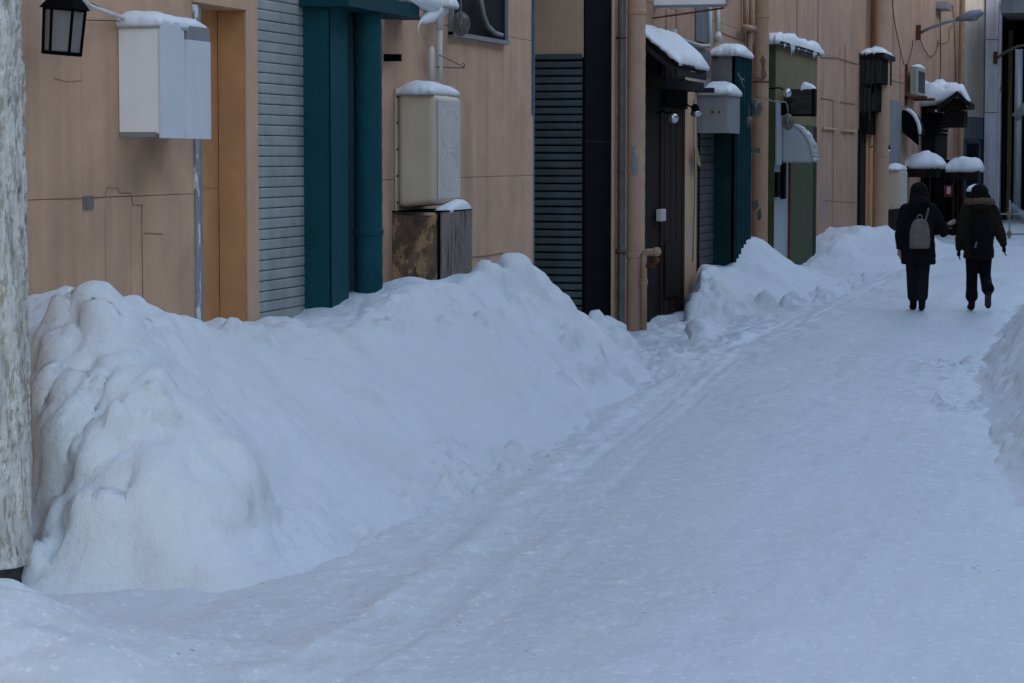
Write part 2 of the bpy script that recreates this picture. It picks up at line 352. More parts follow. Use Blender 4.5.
def bankL(X,Y,detail=True):
    X=np.asarray(X,float);Y=np.asarray(Y,float)
    Yj=Y+(.25*fbm(X*1.3,Y*1.3,3,5) if detail else 0)
    hc=np.interp(Y,YL,ZL); xf=np.interp(Yj,YF,XF)+(.1*fbm(X*.5,Y*1.6,4,9) if detail else 0)
    xc=np.minimum(XC,xf-.15)
    t=(xf-X)/(xf-xc)
    # near end face: crest line ramps; concave foot, rounded shoulder
    sh=np.clip(t,0,1); prof=.45*sh**1.5+.55*(1-(1-sh)**1.9)*sh**.35
    back=1-.13*np.clip((xc-X)/.7,0,1)**1.3
    h=np.where(t<=0,t*.5,np.where(t<1,hc*prof,hc*back))
    yn=np.interp(X,[-7,-6.1,-5.7,-5.4,-5.0,-4.4],[11.5,11.35,11.15,10.95,10.75,10.75])
    u=Yj-yn+(.08*fbm(X*2.2,Y*.9,3,7) if detail else 0)
    q_=.34*ss(-.05,.4,u)+.24*ss(.25,.65,u)+.42*ss(.45,1.15,u)
    h=np.where(Y<14.5,np.where(u<-.05,-.2,np.where(h>0,h*q_,h)),h)
    for bx,by,rx,ry,am_ in ((-4.75,11.55,.42,.42,.24),(-5.25,11.75,.3,.35,.16),(-5.5,12.2,.25,.3,.12)):
        h=h+am_*np.exp(-(((X-bx)/rx)**2+((Y-by)/ry)**2)**1.5)*(h>0)
    h=np.where((Y<YL[0])|(Y>YL[-1]),-.25,h)
    if detail:
        am=np.clip(h/.4,0,1)
        h=h+am*(.075*fbm(X*1.2,Y*1.,3,21)+.035*fbm(X*3.2+Y*1.2,Y*1.6,4,31)+.012*fbm(X*10,Y*8,4,41))
        # plough striations running obliquely down the face
        h=h+am*.02*fbm((X*.55+Y*.8)*3.4,(X-Y*.3)*.7,4,51)
    return h
_r=ray(688,300); RAY2=float(_r[1]/_r[0])
def bankR2(X,Y,detail=True):
    X=np.asarray(X,float);Y=np.asarray(Y,float)
    hc=np.interp(Y,YR,ZR); xf=np.interp(Y,YF2,XF2)+(.12*fbm(X*.7,Y*1.2,4,19) if detail else 0)
    xc=np.minimum(np.interp(Y,[44,55],[XC2,-4.7]),xf-.15); t=(xf-X)/(xf-xc); sh=np.clip(t,0,1); prof=.6*sh**1.3+.4*(sh*sh*(3-2*sh))
    h=np.where(t<=0,t*.5,np.where(t<1,hc*prof,hc*(1-.1*np.clip((xc-X)/.7,0,1))))
    cs=Y-X*RAY2; cs=cs+(.3*fbm(X*1.5,Y*1.2,3,8) if detail else 0); h=np.where(cs<1.2,np.minimum(h,h*(.35+.65*ss(0,1.2,cs))),h); h=np.where(cs<-.05,-.25,h)
    if detail:
        am=np.clip(h/.3,0,1)
        h=h+am*(.07*fbm(X*1.4,Y*.9,3,61)+.035*fbm(X*4,Y*2.4,4,71)+.012*fbm(X*10,Y*7,3,77))
    return h
def bankRt(X,Y,detail=True):
    X=np.asarray(X,float);Y=np.asarray(Y,float)
    xf=np.interp(Y,YFR,XFR)+(.12*fbm(X*.8,Y*1.4,4,29) if detail else 0); t=(X-xf+.12)/.95
    sh=np.clip(t,0,1); h=np.where(t<=0,t*.3,.62*(sh*sh*(3-2*sh)))
    hf=ss(13.5,17.5,Y)*.85+.15
    h=h*hf
    h=np.where(t>1,h-.1*np.clip(t-2,0,3),h)
    if detail:
        am=np.clip(h/.2,0,1); h=h+am*(.07*fbm(X*2,Y*1.3,4,81)+.03*fbm(X*5,Y*4,4,91))
    return h
_w=[PG(x,y) for x,y in [(240,690),(380,616),(440,566),(499,519),(569,458),(640,404)]]
_w.sort(key=lambda p:p[1])
WY=np.array([7.]+[p[1] for p in _w]+[26]); WX=np.array([-3.2]+[p[0] for p in _w]+[-4.7])
print(WY,WX)
def roadh(X,Y,detail=True):
    X=np.asarray(X,float);Y=np.asarray(Y,float)
    h=np.zeros(np.broadcast(X,Y).shape)
    if not detail: return h
    h=h+.022*fbm(X*.9,Y*.5,3,101)+.010*fbm(X*3,Y*2.4,4,111)+.006*fbm(X*9,Y*7,3,113)
    # tyre-worn streaks along the street
    xr0=X-np.interp(Y,WY,WX); h=h+.0045*fbm(xr0*5,Y*.14,4,121)+.010*fbm(xr0*14,Y*.25,3,123)*np.exp(-((xr0-.15)/.35)**2)*2
    # plough windrow that divides walking edge and road
    xr=np.interp(Y,WY,WX)+.05*fbm(X*0+3,Y*1.1,3,133)
    dd=(X-xr)/.16
    h=h+(.03+.045*fbm(X*3.5,Y*2.2,4,131))*np.exp(-np.abs(dd)**1.5)*ss(25,20,Y)
    dd=(X-xr+.45)/.3
    h=h+.035*np.exp(-dd*dd)*ss(24,20,Y)*(1+.8*fbm(X*3,Y*2,3,137))
    # walking strip by the wall is rougher
    rough=ss(-3.6,-4.4,X)
    h=h+rough*(.03*fbm(X*2.,Y*1.4,4,141)+.02*np.abs(fbm(X*5,Y*4,3,151)))
    # trodden path to the timber doorway
    g=ss(25.5,27.5,Y)*ss(33.5,31,Y)*ss(-4.2,-5.0,X)
    h=h+g*(.05*fbm(X*2.6,Y*1.7,4,161)+.05*np.abs(fbm(X*4,Y*3,3,171)))
    # mound in the near left corner
    e=np.exp(-(((X+4.75)/.62)**2+((Y-8.9)/.72)**2)); h=h+.42*e*(1+.25*fbm(X*2.5,Y*2.5,4,181))
    e=np.exp(-(((X+3.95)/.4)**2+((Y-8.9)/.8)**2)); h=h+.07*e
    # lumps by the mouth of the path and at the right bank
    for cx_,cy_,r,a in [(-5.05,24.6,.5,.07),(-1.95,24.6,.45,.05),(-1.9,22.1,.35,.04)]:
        e=np.exp(-(((X-cx_)/r)**2+((Y-cy_)/(r*2))**2)); h=h+e*a*(1+1.1*fbm(X*7,Y*4,4,191))
    # land rises a little under the far bend
    return h
def hbase(x,y): return float(max(bankL(x,y,False),bankR2(x,y,False),bankRt(x,y,False),0.))
def march(px,py,t0=6.,t1=90.):
    r=ray(px,py); t=t0
    while t<t1:
        p=CAM+r*t
        if p[2]<hbase(p[0],p[1]): return p
        t+=.05
    return CAM+r*t1
clods=[]
rc=random.Random(11)
def cl_at(px,py,r,up=.3):
    p=march(px,py); z=float(max(bankL(p[0],p[1]),bankR2(p[0],p[1]),bankRt(p[0],p[1]))); clods.append((p[0],p[1],z+r*(up-.5),r))
for (px,py,r) in [(140,301,.07),(118,306,.06),(96,314,.07),(55,312,.07),(40,312,.06),(48,335,.10),(60,342,.09),(190,314,.12),(236,322,.09),(275,318,.05),(262,330,.10),
      (66,408,.11),(80,400,.14),(76,440,.1),(90,470,.12),(110,500,.1),(64,520,.1),(72,545,.08),(40,560,.07),(30,570,.06),(160,405,.06),(172,418,.06),(150,430,.05),(120,440,.06),
      (440,272,.07),(478,272,.08),(490,278,.14),(500,270,.12),(522,275,.24),(505,290,.12),(520,300,.1),(400,300,.1),(365,316,.06),(375,318,.06),(392,322,.05),(350,332,.05),(400,322,.06),
      (570,338,.09),(585,332,.12),(600,328,.13),(612,330,.12),(622,340,.12),(628,352,.1),(595,345,.12),(610,352,.12),(618,366,.11),(628,375,.09),(575,330,.1),(600,362,.09),(632,360,.09),(560,325,.06),(566,345,.07),
      (520,460,.12),(505,455,.1),(470,480,.07),(420,492,.1),(435,490,.1),(450,498,.09),(485,498,.1),(410,505,.06)]:
    cl_at(px,py,r)
for _ in range(170):     # smaller crumbs over the end lumps, crest and foot
    k=rc.random()
    if k<.3: px,py=rc.uniform(555,636),rc.uniform(325,385)
    elif k<.5: px,py=rc.uniform(35,130),rc.uniform(380,570)
    elif k<.7:
        t=rc.random(); px,py=330+t*310+rc.uniform(-12,12),575-t*170+rc.uniform(-14,10)
    elif k<.85: px,py=rc.uniform(340,540),rc.uniform(300,330)
    else: px,py=rc.uniform(430,520),rc.uniform(440,500)
    cl_at(px,py,rc.uniform(.02,.06),.25)
for _ in range(120):     # second bank foot and crest
    k=rc.random()
    if k<.35: px,py=rc.uniform(690,790),rc.uniform(300,325)
    elif k<.7: t=rc.random(); px,py=770+t*100,315-t*32+rc.uniform(-10,4)
    else: px,py=rc.uniform(690,720),rc.uniform(275,315)
    cl_at(px,py,rc.uniform(.03,.09),.2)
for _ in range(45):     # right bank
    t=rc.random(); px,py=rc.uniform(982,1030),rc.uniform(345,470)
    cl_at(px,py,rc.uniform(.02,.06),.25)
roadclods=[]
for _ in range(150):
    k=rc.random()
    if k<.3: px,py=rc.uniform(642,690),rc.uniform(345,395)
    elif k<.6: px,py=rc.uniform(935,985),rc.choice([rc.uniform(362,380),rc.uniform(398,412)])
    elif k<.85: t=rc.random(); px,py=400+t*240+rc.uniform(-20,20),520-t*118+rc.uniform(-6,10)
    else: px,py=rc.uniform(640,760),rc.uniform(320,350)
    p=PG(px,py); r=rc.uniform(.015,.05); roadclods.append((p[0],p[1],-r*.35,r))
def vnoise3(x,y,z,seed=0):
    xi=np.floor(x).astype(np.int64); yi=np.floor(y).astype(np.int64); zi=np.floor(z).astype(np.int64); xf=x-xi; yf=y-yi; zf=z-zi
    def h(a,b,c):
        n=(a*374761393+b*668265263+c*2147483647+seed*1442695041+c*c*912931)&0xffffffff
        n=((n^(n>>13))*1274126177)&0xffffffff; n=n^(n>>16); return (n&0xffff)/65535.*2-1
    u,v,w_=[t*t*(3-2*t) for t in (xf,yf,zf)]
    o=0
    for dz,wz in ((0,1-w_),(1,w_)):
        o=o+wz*((h(xi,yi,zi+dz)*(1-u)+h(xi+1,yi,zi+dz)*u)*(1-v)+(h(xi,yi+1,zi+dz)*(1-u)+h(xi+1,yi+1,zi+dz)*u)*v)
    return o
def worley3(x,y,z,seed=0):
    '''distance to the nearest jittered point: rounded clods'''
    xi=np.floor(x).astype(np.int64); yi=np.floor(y).astype(np.int64); zi=np.floor(z).astype(np.int64); best=np.full(x.shape,9.)
    def h(a,b,c,k):
        n=(a*374761393+b*668265263+c*1103515245+(seed+k)*1442695041)&0xffffffff
        n=((n^(n>>13))*1274126177)&0xffffffff; n=n^(n>>16); return (n&0xffff)/65535.
    for a in(-1,0,1):
        for b in(-1,0,1):
            for c in(-1,0,1):
                A,B_,C_=xi+a,yi+b,zi+c
                d=(A+h(A,B_,C_,1)-x)**2+(B_+h(A,B_,C_,2)-y)**2+(C_+h(A,B_,C_,3)-z)**2; best=np.minimum(best,d)
    return np.sqrt(best)
def clodnoise(x,y,z,sc,seed):
    w1=.35*vnoise3(x*sc*1.3,y*sc*1.3,z*sc*1.3,seed+5); w2=.35*vnoise3(x*sc*1.3+9,y*sc*1.3,z*sc*1.3,seed+6)
    d=worley3(x*sc+w1,y*sc+w2,z*sc-w1,seed); return np.sqrt(np.clip(1-d*d*1.25,0,1))
# grid
ys=[6.]
while ys[-1]<130: ys.append(ys[-1]+(.03 if ys[-1]<16 else .03+.0028*(ys[-1]-16)))
ys=np.array(ys)
xs=np.concatenate([np.arange(-14,-7.2,.6),np.arange(-7.2,-.4,.028),np.arange(-.4,2,.1),np.arange(2,30,1.5)])
GX,GY=np.meshgrid(xs,ys)
def apply_clods(Hh,cls,k=.012):
    for (cx_,cy_,cz,r) in cls:
        i0,i1=np.searchsorted(xs,[cx_-r,cx_+r]); j0,j1=np.searchsorted(ys,[cy_-r*1.2,cy_+r*1.2])
        if i1<=i0 or j1<=j0: continue
        x=GX[j0:j1,i0:i1]-cx_; y=(GY[j0:j1,i0:i1]-cy_)/1.15
        wob=1+.5*fbm(GX[j0:j1,i0:i1]*6,GY[j0:j1,i0:i1]*6,3,int(abs(cx_)*77)&255)
        f=np.clip(1-(x*x+y*y)/(r*r)*wob,0,1); Hh[j0:j1,i0:i1]+=r*(.95 if r<.1 else .55)*f**.6
HR=roadh(GX,GY); apply_clods(HR,roadclods,.004)
def gridmesh(name,Z,keep,m,disp=None):
    ny,nx=Z.shape; fk=keep[:-1,:-1]|keep[1:,:-1]|keep[:-1,1:]|keep[1:,1:]
    idx=np.arange(ny*nx).reshape(ny,nx)
    q=np.stack([idx[:-1,:-1][fk],idx[:-1,1:][fk],idx[1:,1:][fk],idx[1:,:-1][fk]],1)
    used=np.unique(q); remap=np.full(ny*nx,-1); remap[used]=np.arange(len(used)); q=remap[q]
    co=np.stack([GX.ravel()[used],GY.ravel()[used],Z.ravel()[used]],1).astype(np.float32)
    if disp is not None:
        gy=np.gradient(Z,axis=0)/np.gradient(GY,axis=0); gx=np.gradient(Z,axis=1)/np.gradient(GX,axis=1)
        gx=np.clip(gx,-2,2);gy=np.clip(gy,-2,2); nn=np.sqrt(1+gx*gx+gy*gy); nx_=(-gx/nn).ravel()[used]; ny_=(-gy/nn).ravel()[used]; nz_=(1/nn).ravel()[used]
        co=co.astype(float); d=disp(co[:,0],co[:,1],co[:,2],nz_); co[:,0]+=nx_*d; co[:,1]+=ny_*d; co[:,2]+=nz_*d; co=co.astype(np.float32)
    me=bpy.data.meshes.new(name); me.vertices.add(len(co)); me.vertices.foreach_set('co',co.ravel())
    me.loops.add(q.size); me.loops.foreach_set('vertex_index',q.ravel().astype(np.int32))
    me.polygons.add(len(q)); me.polygons.foreach_set('loop_start',np.arange(0,q.size,4,dtype=np.int32)); me.polygons.foreach_set('loop_total',np.full(len(q),4,np.int32))
    me.polygons.foreach_set('use_smooth',np.ones(len(q),bool)); me.update(calc_edges=True); me.validate()
    me.materials.append(M[m]); o=bpy.data.objects.new(name,me); COL.objects.link(o); return o
tag(gridmesh('snowy_road',HR,GX>-99,'snowroad'),'trodden and ploughed snow covering the lane',None,None,'structure')
M['snowbankfar']=M['snowbank'].copy()
sp=march(722,290); sp2=march(728,300)
add_stain(M['snowbankfar'],[((float(sp[0]),float(sp[1]),float(sp[2])),.22,(.5,.43,.27),.55),((float(sp2[0])+.25,float(sp2[1]),float(sp2[2])),.12,(.4,.32,.2),.5)])
s1=march(170,425); s2=march(70,480); s3=march(80,520)
add_stain(M['snowbank'],[((float(s1[0]),float(s1[1]),float(s1[2])),.10,(.42,.36,.3),.45),((float(s2[0]),float(s2[1]),float(s2[2])),.2,(.5,.45,.41),.45),((float(s3[0]),float(s3[1]),float(s3[2])),.14,(.5,.46,.42),.4)])
def dispL(x,y,z,nz):
    xf=np.interp(y,YF,XF); t=(xf-x)/(xf-XC)
    near=ss(13.2,12.2,y); end=ss(22.,24.,y)*ss(.02,.2,t); foot=ss(.35,.1,t)*ss(-.1,.05,t); crest=ss(.8,.95,t)*ss(2.2,1.2,t)
    patch=ss(.05,.35,fbm(x*.9,y*.6,3,301))
    m=np.clip(near*(.5+.6*patch)+.9*end+.55*foot*patch+.55*crest*patch,0,1)*ss(-.02,.12,z)
    d=m*(.04*(clodnoise(x,y,z,5.,311)-.5)+.042*(clodnoise(x,y,z,11.,321)-.5)+.035*vnoise3(x*6,y*6,z*6,323)+.014*vnoise3(x*15,y*15,z*15,325))
    big=np.clip(near+crest*.7,0,1)*ss(.1,.4,z)
    d=d+big*(.10*vnoise3(x*2.2,y*2.2,z*2.8,331)+.04*vnoise3(x*4,y*4,z*4,333))
    lay=ss(0,.3,z)*(.026*vnoise3((x+y*.4)*5,(y-x*.3)*1.3,z*5,335)+.03*vnoise3(x*2.4+y*.9,y*1.5,z*2.4,337)+.008*vnoise3((x+y*.5)*14,(y-x*.3)*3,z*12,339)); d=d+lay
    r2=np.clip(m*2,.25,1)
    d=d+r2*ss(0,.1,z)*(.016*vnoise3(x*11,y*11,z*11,341)+.010*vnoise3(x*21,y*21,z*21,351))
    return d
def dispR(x,y,z,nz):
    xf=np.interp(y,YF2,XF2); t=(xf-x)/1.
    foot=ss(.6,.2,t)*ss(-.1,.05,t); cs=y-x*RAY2; near=ss(2.5,1.,cs)
    patch=ss(-.05,.3,fbm(x*.8,y*.5,3,401)); m=np.clip(.8*near*patch+.7*foot,0,1)*ss(-.02,.15,z)
    d=m*(.025*(clodnoise(x,y,z,3.,411)-.5)+.05*(clodnoise(x,y,z,8.,421)-.5)+.06*vnoise3(x*4,y*4,z*4,423))+ss(0,.3,z)*.06*vnoise3(x*1.5,y*1.3,z*2,431)
    return d+ss(0,.1,z)*.012*vnoise3(x*9,y*9,z*9,441)
def dispT(x,y,z,nz):
    patch=ss(-.2,.25,fbm(x*1.1,y*.6,3,501)); m=patch*ss(-.02,.1,z)
    return m*(.02*(clodnoise(x,y,z,10.,521)-.5)+.035*vnoise3(x*4,y*3,z*4,513)+.02*vnoise3(x*12,y*12,z*12,515))+ss(0,.1,z)*.01*vnoise3(x*11,y*11,z*11,531)
for name,fn,m,lab in (('snowbank',bankL,'snowbank','long high pile of ploughed snow below the shutters and the white wall box'),
                      ('snowbank',bankR2,'snowbankfar','lower snow pile with a yellow stain, beyond the timber doorway'),
                      ('snowbank',bankRt,'snowbank','rough snow edge on the right side of the lane, nearer than the walkers')):
    Z=fn(GX,GY); dom=(Z>HR-.13)
    Zc=Z.copy(); apply_clods(Zc,[c for c in clods if (fn is bankL)==(c[0]<-3 and c[1]<28) and (fn is bankRt)==(c[0]>-3)])
    a_=Zc; b_=HR-.03; k_=.10; hh=np.clip(.5+.5*(a_-b_)/k_,0,1); Zc=b_*(1-hh)+a_*hh+k_*hh*(1-hh)*.5
    if fn is bankL: dom&=(GY<28)
    if fn is bankR2: dom&=(GY>27)&(GX<-2)
    if fn is bankRt: dom&=(GX>-2.6)&(GY<60)
    o=gridmesh(name,Zc-.012,dom&(GX>-7.1),m,{bankL:dispL,bankR2:dispR,bankRt:dispT}[fn]); tag(o,lab,'snowbank','snow banks along the lane')
def ground(x,y):
    return float(max(bankL(x,y),bankR2(x,y),bankRt(x,y),roadh(x,y)))
# snow caps --------------------------------------------------------------
def snowcap(name,x0,x1,y0,y1,zf,h,seed,label,group='snow lying on boxes and roofs',wedge=None,parent=None,over=.03,nx=30,ny=30,pw=3.,cat='snow'):
    """domed layer of snow with rounded lips on a (possibly sloping) surface zf(x,y)"""
    vs=[];fs=[];h=h*.86
    def P(u,v):
        sc=1+.07*float(fbm(u*1.5+seed,v*1.5,4,seed))+.03*float(fbm(u*6+seed,v*6,2,seed+1))
        return ((x0+x1)/2+u*sc*((x1-x0)/2+over),(y0+y1)/2+v*sc*((y1-y0)/2+over))
    top=[];bot=[]
    for j in range(ny+1):
        for i in range(nx+1):
            u=math.sin(math.pi/2*(2*i/nx-1)); v=math.sin(math.pi/2*(2*j/ny-1))
            x,y=P(u,v)
            f=(max(0,1-abs(u)**pw)*max(0,1-abs(v)**pw))**.42
            if wedge: f*=wedge(u,v)
            z=zf(x,y)+h*f*(1+.55*float(fbm(x*2.6+seed,y*2.6,4,seed+3,.55)))+.002
            # rounded lip: the rim hangs slightly
            rim=1-f; z2=zf(x,y)-.035*h/.1*(1-f)*(.6+.8*float(fbm(x*6,y*6+seed,2,seed+9)))*(1 if f<.99 else 0)
            vs.append((x,y,max(z,z2)))
    nt=len(vs)
    for j in range(ny+1):
        for i in range(nx+1):
            u=math.sin(math.pi/2*(2*i/nx-1)); v=math.sin(math.pi/2*(2*j/ny-1)); x,y=P(u*.97,v*.97)
            vs.append((x,y,zf(x,y)-(.04*h/.12 if (i in(0,nx) or j in(0,ny)) else 0.)))
    I=lambda i,j:j*(nx+1)+i
    for j in range(ny):
        for i in range(nx):
            fs.append((I(i,j),I(i+1,j),I(i+1,j+1),I(i,j+1))); fs.append((nt+I(i,j+1),nt+I(i+1,j+1),nt+I(i+1,j),nt+I(i,j)))
    for i in range(nx): fs.append((I(i+1,0),I(i,0),nt+I(i,0),nt+I(i+1,0))); fs.append((I(i,ny),I(i+1,ny),nt+I(i+1,ny),nt+I(i,ny)))
    for j in range(ny): fs.append((I(0,j),I(0,j+1),nt+I(0,j+1),nt+I(0,j))); fs.append((I(nx,j+1),I(nx,j),nt+I(nx,j),nt+I(nx,j+1)))
    mb=MB(); mb.add(vs,fs); o=mb.build(name,'snowcap',parent,smooth=True)
    if parent is None: tag(o,label,cat,group)
    return o
# ---------------------------------------------------------------- long building facade
ZT=9.0
B=thing('long_building',(-W,30,0),'long peach stucco building whose back wall lines the left side of the lane','building')
y195,y245,y256,y302=Yw(194),Yw(245),Yw(256),Yw(302,-.07)
y533,y583,y610=Yw(533),Yw(583),Yw(610)
zl=Zw(230,4); yend=Yw(958)
w=MB()
g=.0018
def panels(y0,y1,vs_,hs,z0=-.3,z1=ZT,o=0.):
    ya=[y0]+[v for v in vs_ if y0<v<y1]+[y1]; za=[z0]+list(hs)+[z1]
    for a,b in zip(ya[:-1],ya[1:]):
        for c,d in zip(za[:-1],za[1:]): w.wbox(-.12,o,a+g,b-g,c+g,d-g)
zseam=Zw(60,199); zs2=Zw(510,176); zs3=Zw(505,36)
panels(3.,y195,[Yw(-60),Yw(83)],[zseam])
panels(y195,y245,[],[],zl)              # above recess
panels(y245,y302+.0,[],[],3.9)
panels(Yw(352),y533,[Yw(383),Yw(503)],[zs2,zs3])
panels(y533,y583,[],[],6.)
panels(y583,y610,[],[],6.)
w.build('wall','stucco',B,bevel=.003)
w=MB(); vsf=[Yw(x) for x in (660,684,705,717,731,744,797,833,845,853,893,935)]
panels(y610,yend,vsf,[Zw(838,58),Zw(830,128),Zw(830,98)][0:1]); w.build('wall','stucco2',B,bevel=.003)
mb=MB(); mb.box(-W-7,-W-.9,3,yend,-.3,ZT-.1)
mb.wbox(-.16,-.125,3.,y195,-.3,ZT); mb.wbox(-.16,-.125,y302,y533,-.3,ZT); mb.wbox(-.16,-.125,y610,yend,-.3,ZT)
mb.build('backing','dark',B)
mb=MB(); mb.box(-W-7.2,-W+.12,2.9,yend+.1,ZT+.004,ZT+.2); mb.build('roof','roof',B)
# cracks & joints: real thin relief pieces
cr=MB()
def crack(pts,wd=.008,off=.003,mbx=None):
    P=[S(x,y,off) for x,y in pts]
    (mbx or cr).tube(P,wd/2,5)
crack([(60,199),(84,198),(105,197),(107,188),(118,188),(119,193),(131,193),(133,205),(142,205),(142,230),(143,310)],.005)
crack([(144,233),(163,234)],.006); crack([(105,206),(106,300)],.002); crack([(131,206),(131,305)],.002)
crack([(54,78),(68,82),(83,80)],.003); crack([(472,257),(485,256),(503,253)],.012)
crack([(820,57),(838,58),(857,64)],.03); crack([(838,58),(840,50)],.03)
for a,b,y in ((821,833,98),(840,854,102)): crack([(a,y),(b,y+2)],.03)
for x,y0,y1 in ((818,0,50),(797,0,40),(845,45,140),(833,100,250),(744,0,45),(748,0,30),(893,0,60),(900,50,170),(940,0,80),(717,8,40),(676,10,38),(666,10,38)): crack([(x,y0),(x,y1)],.02)
crack([(890,80),(903,83)],.03); crack([(722,33),(735,38),(745,42)],.02); crack([(822,200),(856,203)],.012)
cr.split('crack','crack',B)
led=MB()
for a,b,y in ((821,834,127),(840,854,129)):
    led.wbox(.002,.05,Yw(a),Yw(b),Zw(a,y+2),Zw(a,y))
led.split('ledge','frame',B)
p=MB(); a=S(82,195,.003); p.wbox(.001,.004,Yw(82),Yw(93),Zw(88,210),Zw(88,196)); p.build('bare_patch','stone',B)['label']='small grey patch where the stucco has fallen off'
# stains below things
st=[]
for (px,py,r,c_,am) in ((150,150,.2,(.2,.14,.1),.5),(138,175,.14,(.22,.15,.11),.45),(420,62,.16,(.27,.2,.15),.5),(425,40,.1,(.25,.18,.13),.5),(500,110,.14,(.34,.26,.21),.5),(100,225,.2,(.33,.24,.18),.4),(55,240,.2,(.35,.25,.18),.35)):
    st.append((tuple(S(px,py,0.)),r,c_,am))
add_stain(M['stucco'],st)
# --- orange recessed doorway
D=.2
d=MB(); d.wbox(-.14-D,-D,y195-.1,y245,-.3,zl+.0); door=d.build('door','orange',B); door['label']='orange-brown recessed door'
d=MB(); d.wbox(-D+.001,-D+.02,Yw(208),Yw(208)+.03,-.3,zl-.01); d.wbox(-D+.001,-D+.006,y195,y245,Zw(208,188,-D),Zw(208,187,-D)); sub(d.build('door_bead','orange'),door)
d=MB(); d.wbox(-D+.002,.0,y245,y256,-.3,3.85); d.build('door_jamb','orange',B,bevel=.004)
d=MB(); d.wbox(.002,.02,y245-.004,y256,-.3,3.85); d.build('door_trim','frame',B,bevel=.003)
d=MB(); d.wbox(-D,.03,y195,y245-.006,zl-.03,zl+.06); d.build('door_lintel','frame',B,bevel=.004)
ym=Yw(202.5)
d=MB(); d.wbox(-.14,.012,y195+.002,Yw(198),-.3,zl-.04); d.build('door_edge','flake',B)['label']='door edge with peeling white paint'
d=MB(); d.wbox(-D+.025,-.0,Yw(198)+.002,ym,-.3,zl-.04); d.build('steel_strip','metal',B,bevel=.003)
# --- shutters
def shutter(name,axis,a0,a1,fixed,z0,z1,pitch,m,label,sign=1):
    """slats as a profile extruded horizontally; axis 'y': plane X=fixed, axis 'x': plane Y=fixed"""
    prof=[];z=z0
    while z<z1:
        for dz,dd in (((0,0),(.055,.0),(.08,.016),(.2,.02),(.85,.02),(.99,.016)) if axis=='y' else ((0,0),(.2,0),(.22,.016),(.35,.024),(.85,.024),(.98,.014))):
            prof.append((dd,z+dz*pitch))
        z+=pitch
    vs=[];fs=[]
    for s_ in (a0,a1):
        for dd,zz in prof: vs.append((fixed+dd,s_,zz) if axis=='y' else (s_,fixed-dd,zz))
    n=len(prof)
    for i in range(n-1): fs.append((i,i+1,n+i+1,n+i) if axis!='y' else (i,n+i,n+i+1,i+1))
    mb=MB(); mb.add(vs,fs)
    o=mb.build(name,m,B,clean=False); o['label']=label
    o.data.materials.append(M['black'])
    for i,pp in enumerate(o.data.polygons): pp.material_index=1 if i%6==0 else 0
    return o
shutter('shutter','y',y256+.01,y302,-W-.075,-.2,3.9,.0755,'slat','pale grey roller shutter with dark streaks')
d=MB(); d.wbox(-.10,-.088,y256,y302,-.3,3.9); d.build('shutter_backing','black',B)
# --- teal pilaster, pipe and beam
xt=float(PY(331,150,y302)[0])+W
yt1=Yw(348.5,xt); yt0b=y302
d=MB(); d.wbox(-.12,xt,y302+.002,yt1,-.3,3.9); tp=d.build('pilaster','teal',B,bevel=.006); tp['label']='square teal pilaster with textured paint'
d=MB(); d.wbox(-.03,xt+.004,y302+.12,y302+.128,-.3,3.9)
d=MB(); yy=(y302+.002); 
d.wbox(xt-.012,xt-.004,yy-.003,yy+.002,-.3,3.5); sub(d.build('pilaster_joint','black'),tp)
d=MB(); d.wbox(-.1,.02,yt1,Yw(378),-.3,3.3); d.build('dark_reveal','tealflat',B)
pc=S(368,150,.19)
def pipe(name,px,py0,py1,off,r,m,collars=(),label=None,brk=(),top=None,bot=None):
    c=S(px,150,off); z1=top if top is not None else Zw(px,py0,off); z0=bot if bot is not None else Zw(px,py1,off)
    mb=MB(); n=60; zz=[z0+(z1-z0)*i/n for i in range(n+1)]
    mb.tube([(c.x+.002*math.sin(k*2.1),c.y,z) for k,z in enumerate(zz)],r,24)
    o=mb.build(name,m,B,smooth=True)
    if label:o['label']=label
    for cy in collars:
        z=Zw(px,cy,off); q=MB(); q.tube([(c.x,c.y,z-.03),(c.x,c.y,z-.022),(c.x,c.y,z+.022),(c.x,c.y,z+.03)],[r+.001,r+.009,r+.009,r+.001],24); sub(q.build('pipe_collar',m,smooth=False),o)
    for cy in brk:
        z=Zw(px,cy,off); q=MB(); q.tube([(c.x,c.y,z-.012),(c.x,c.y,z+.012)],r+.006,24); q.box(-W,c.x,c.y-.015,c.y+.015,z-.012,z+.012); sub(q.build('pipe_bracket','rust'),o)
    return o
pipe('drainpipe',368,12,330,.19,.112,'teal',(232,14),'thick teal drainpipe with chipped paint',bot=-.1)
d=MB(); zb=Zw(305,2,.25); 
d.wbox(-.05,.34,y302-.1,Yw(420,.34),Zw(370,10,.34),Zw(370,10,.34)+.12); tb=d.build('beam','tealflat',B,bevel=.004); tb['label']='teal beam over the pilaster and pipe'
d=MB(); d.wbox(.0,.2,Yw(385),Yw(425,.2),Zw(405,20,.2)+.03,Zw(405,20,.2)+.05); d.build('soffit_board','woodgrey',B)
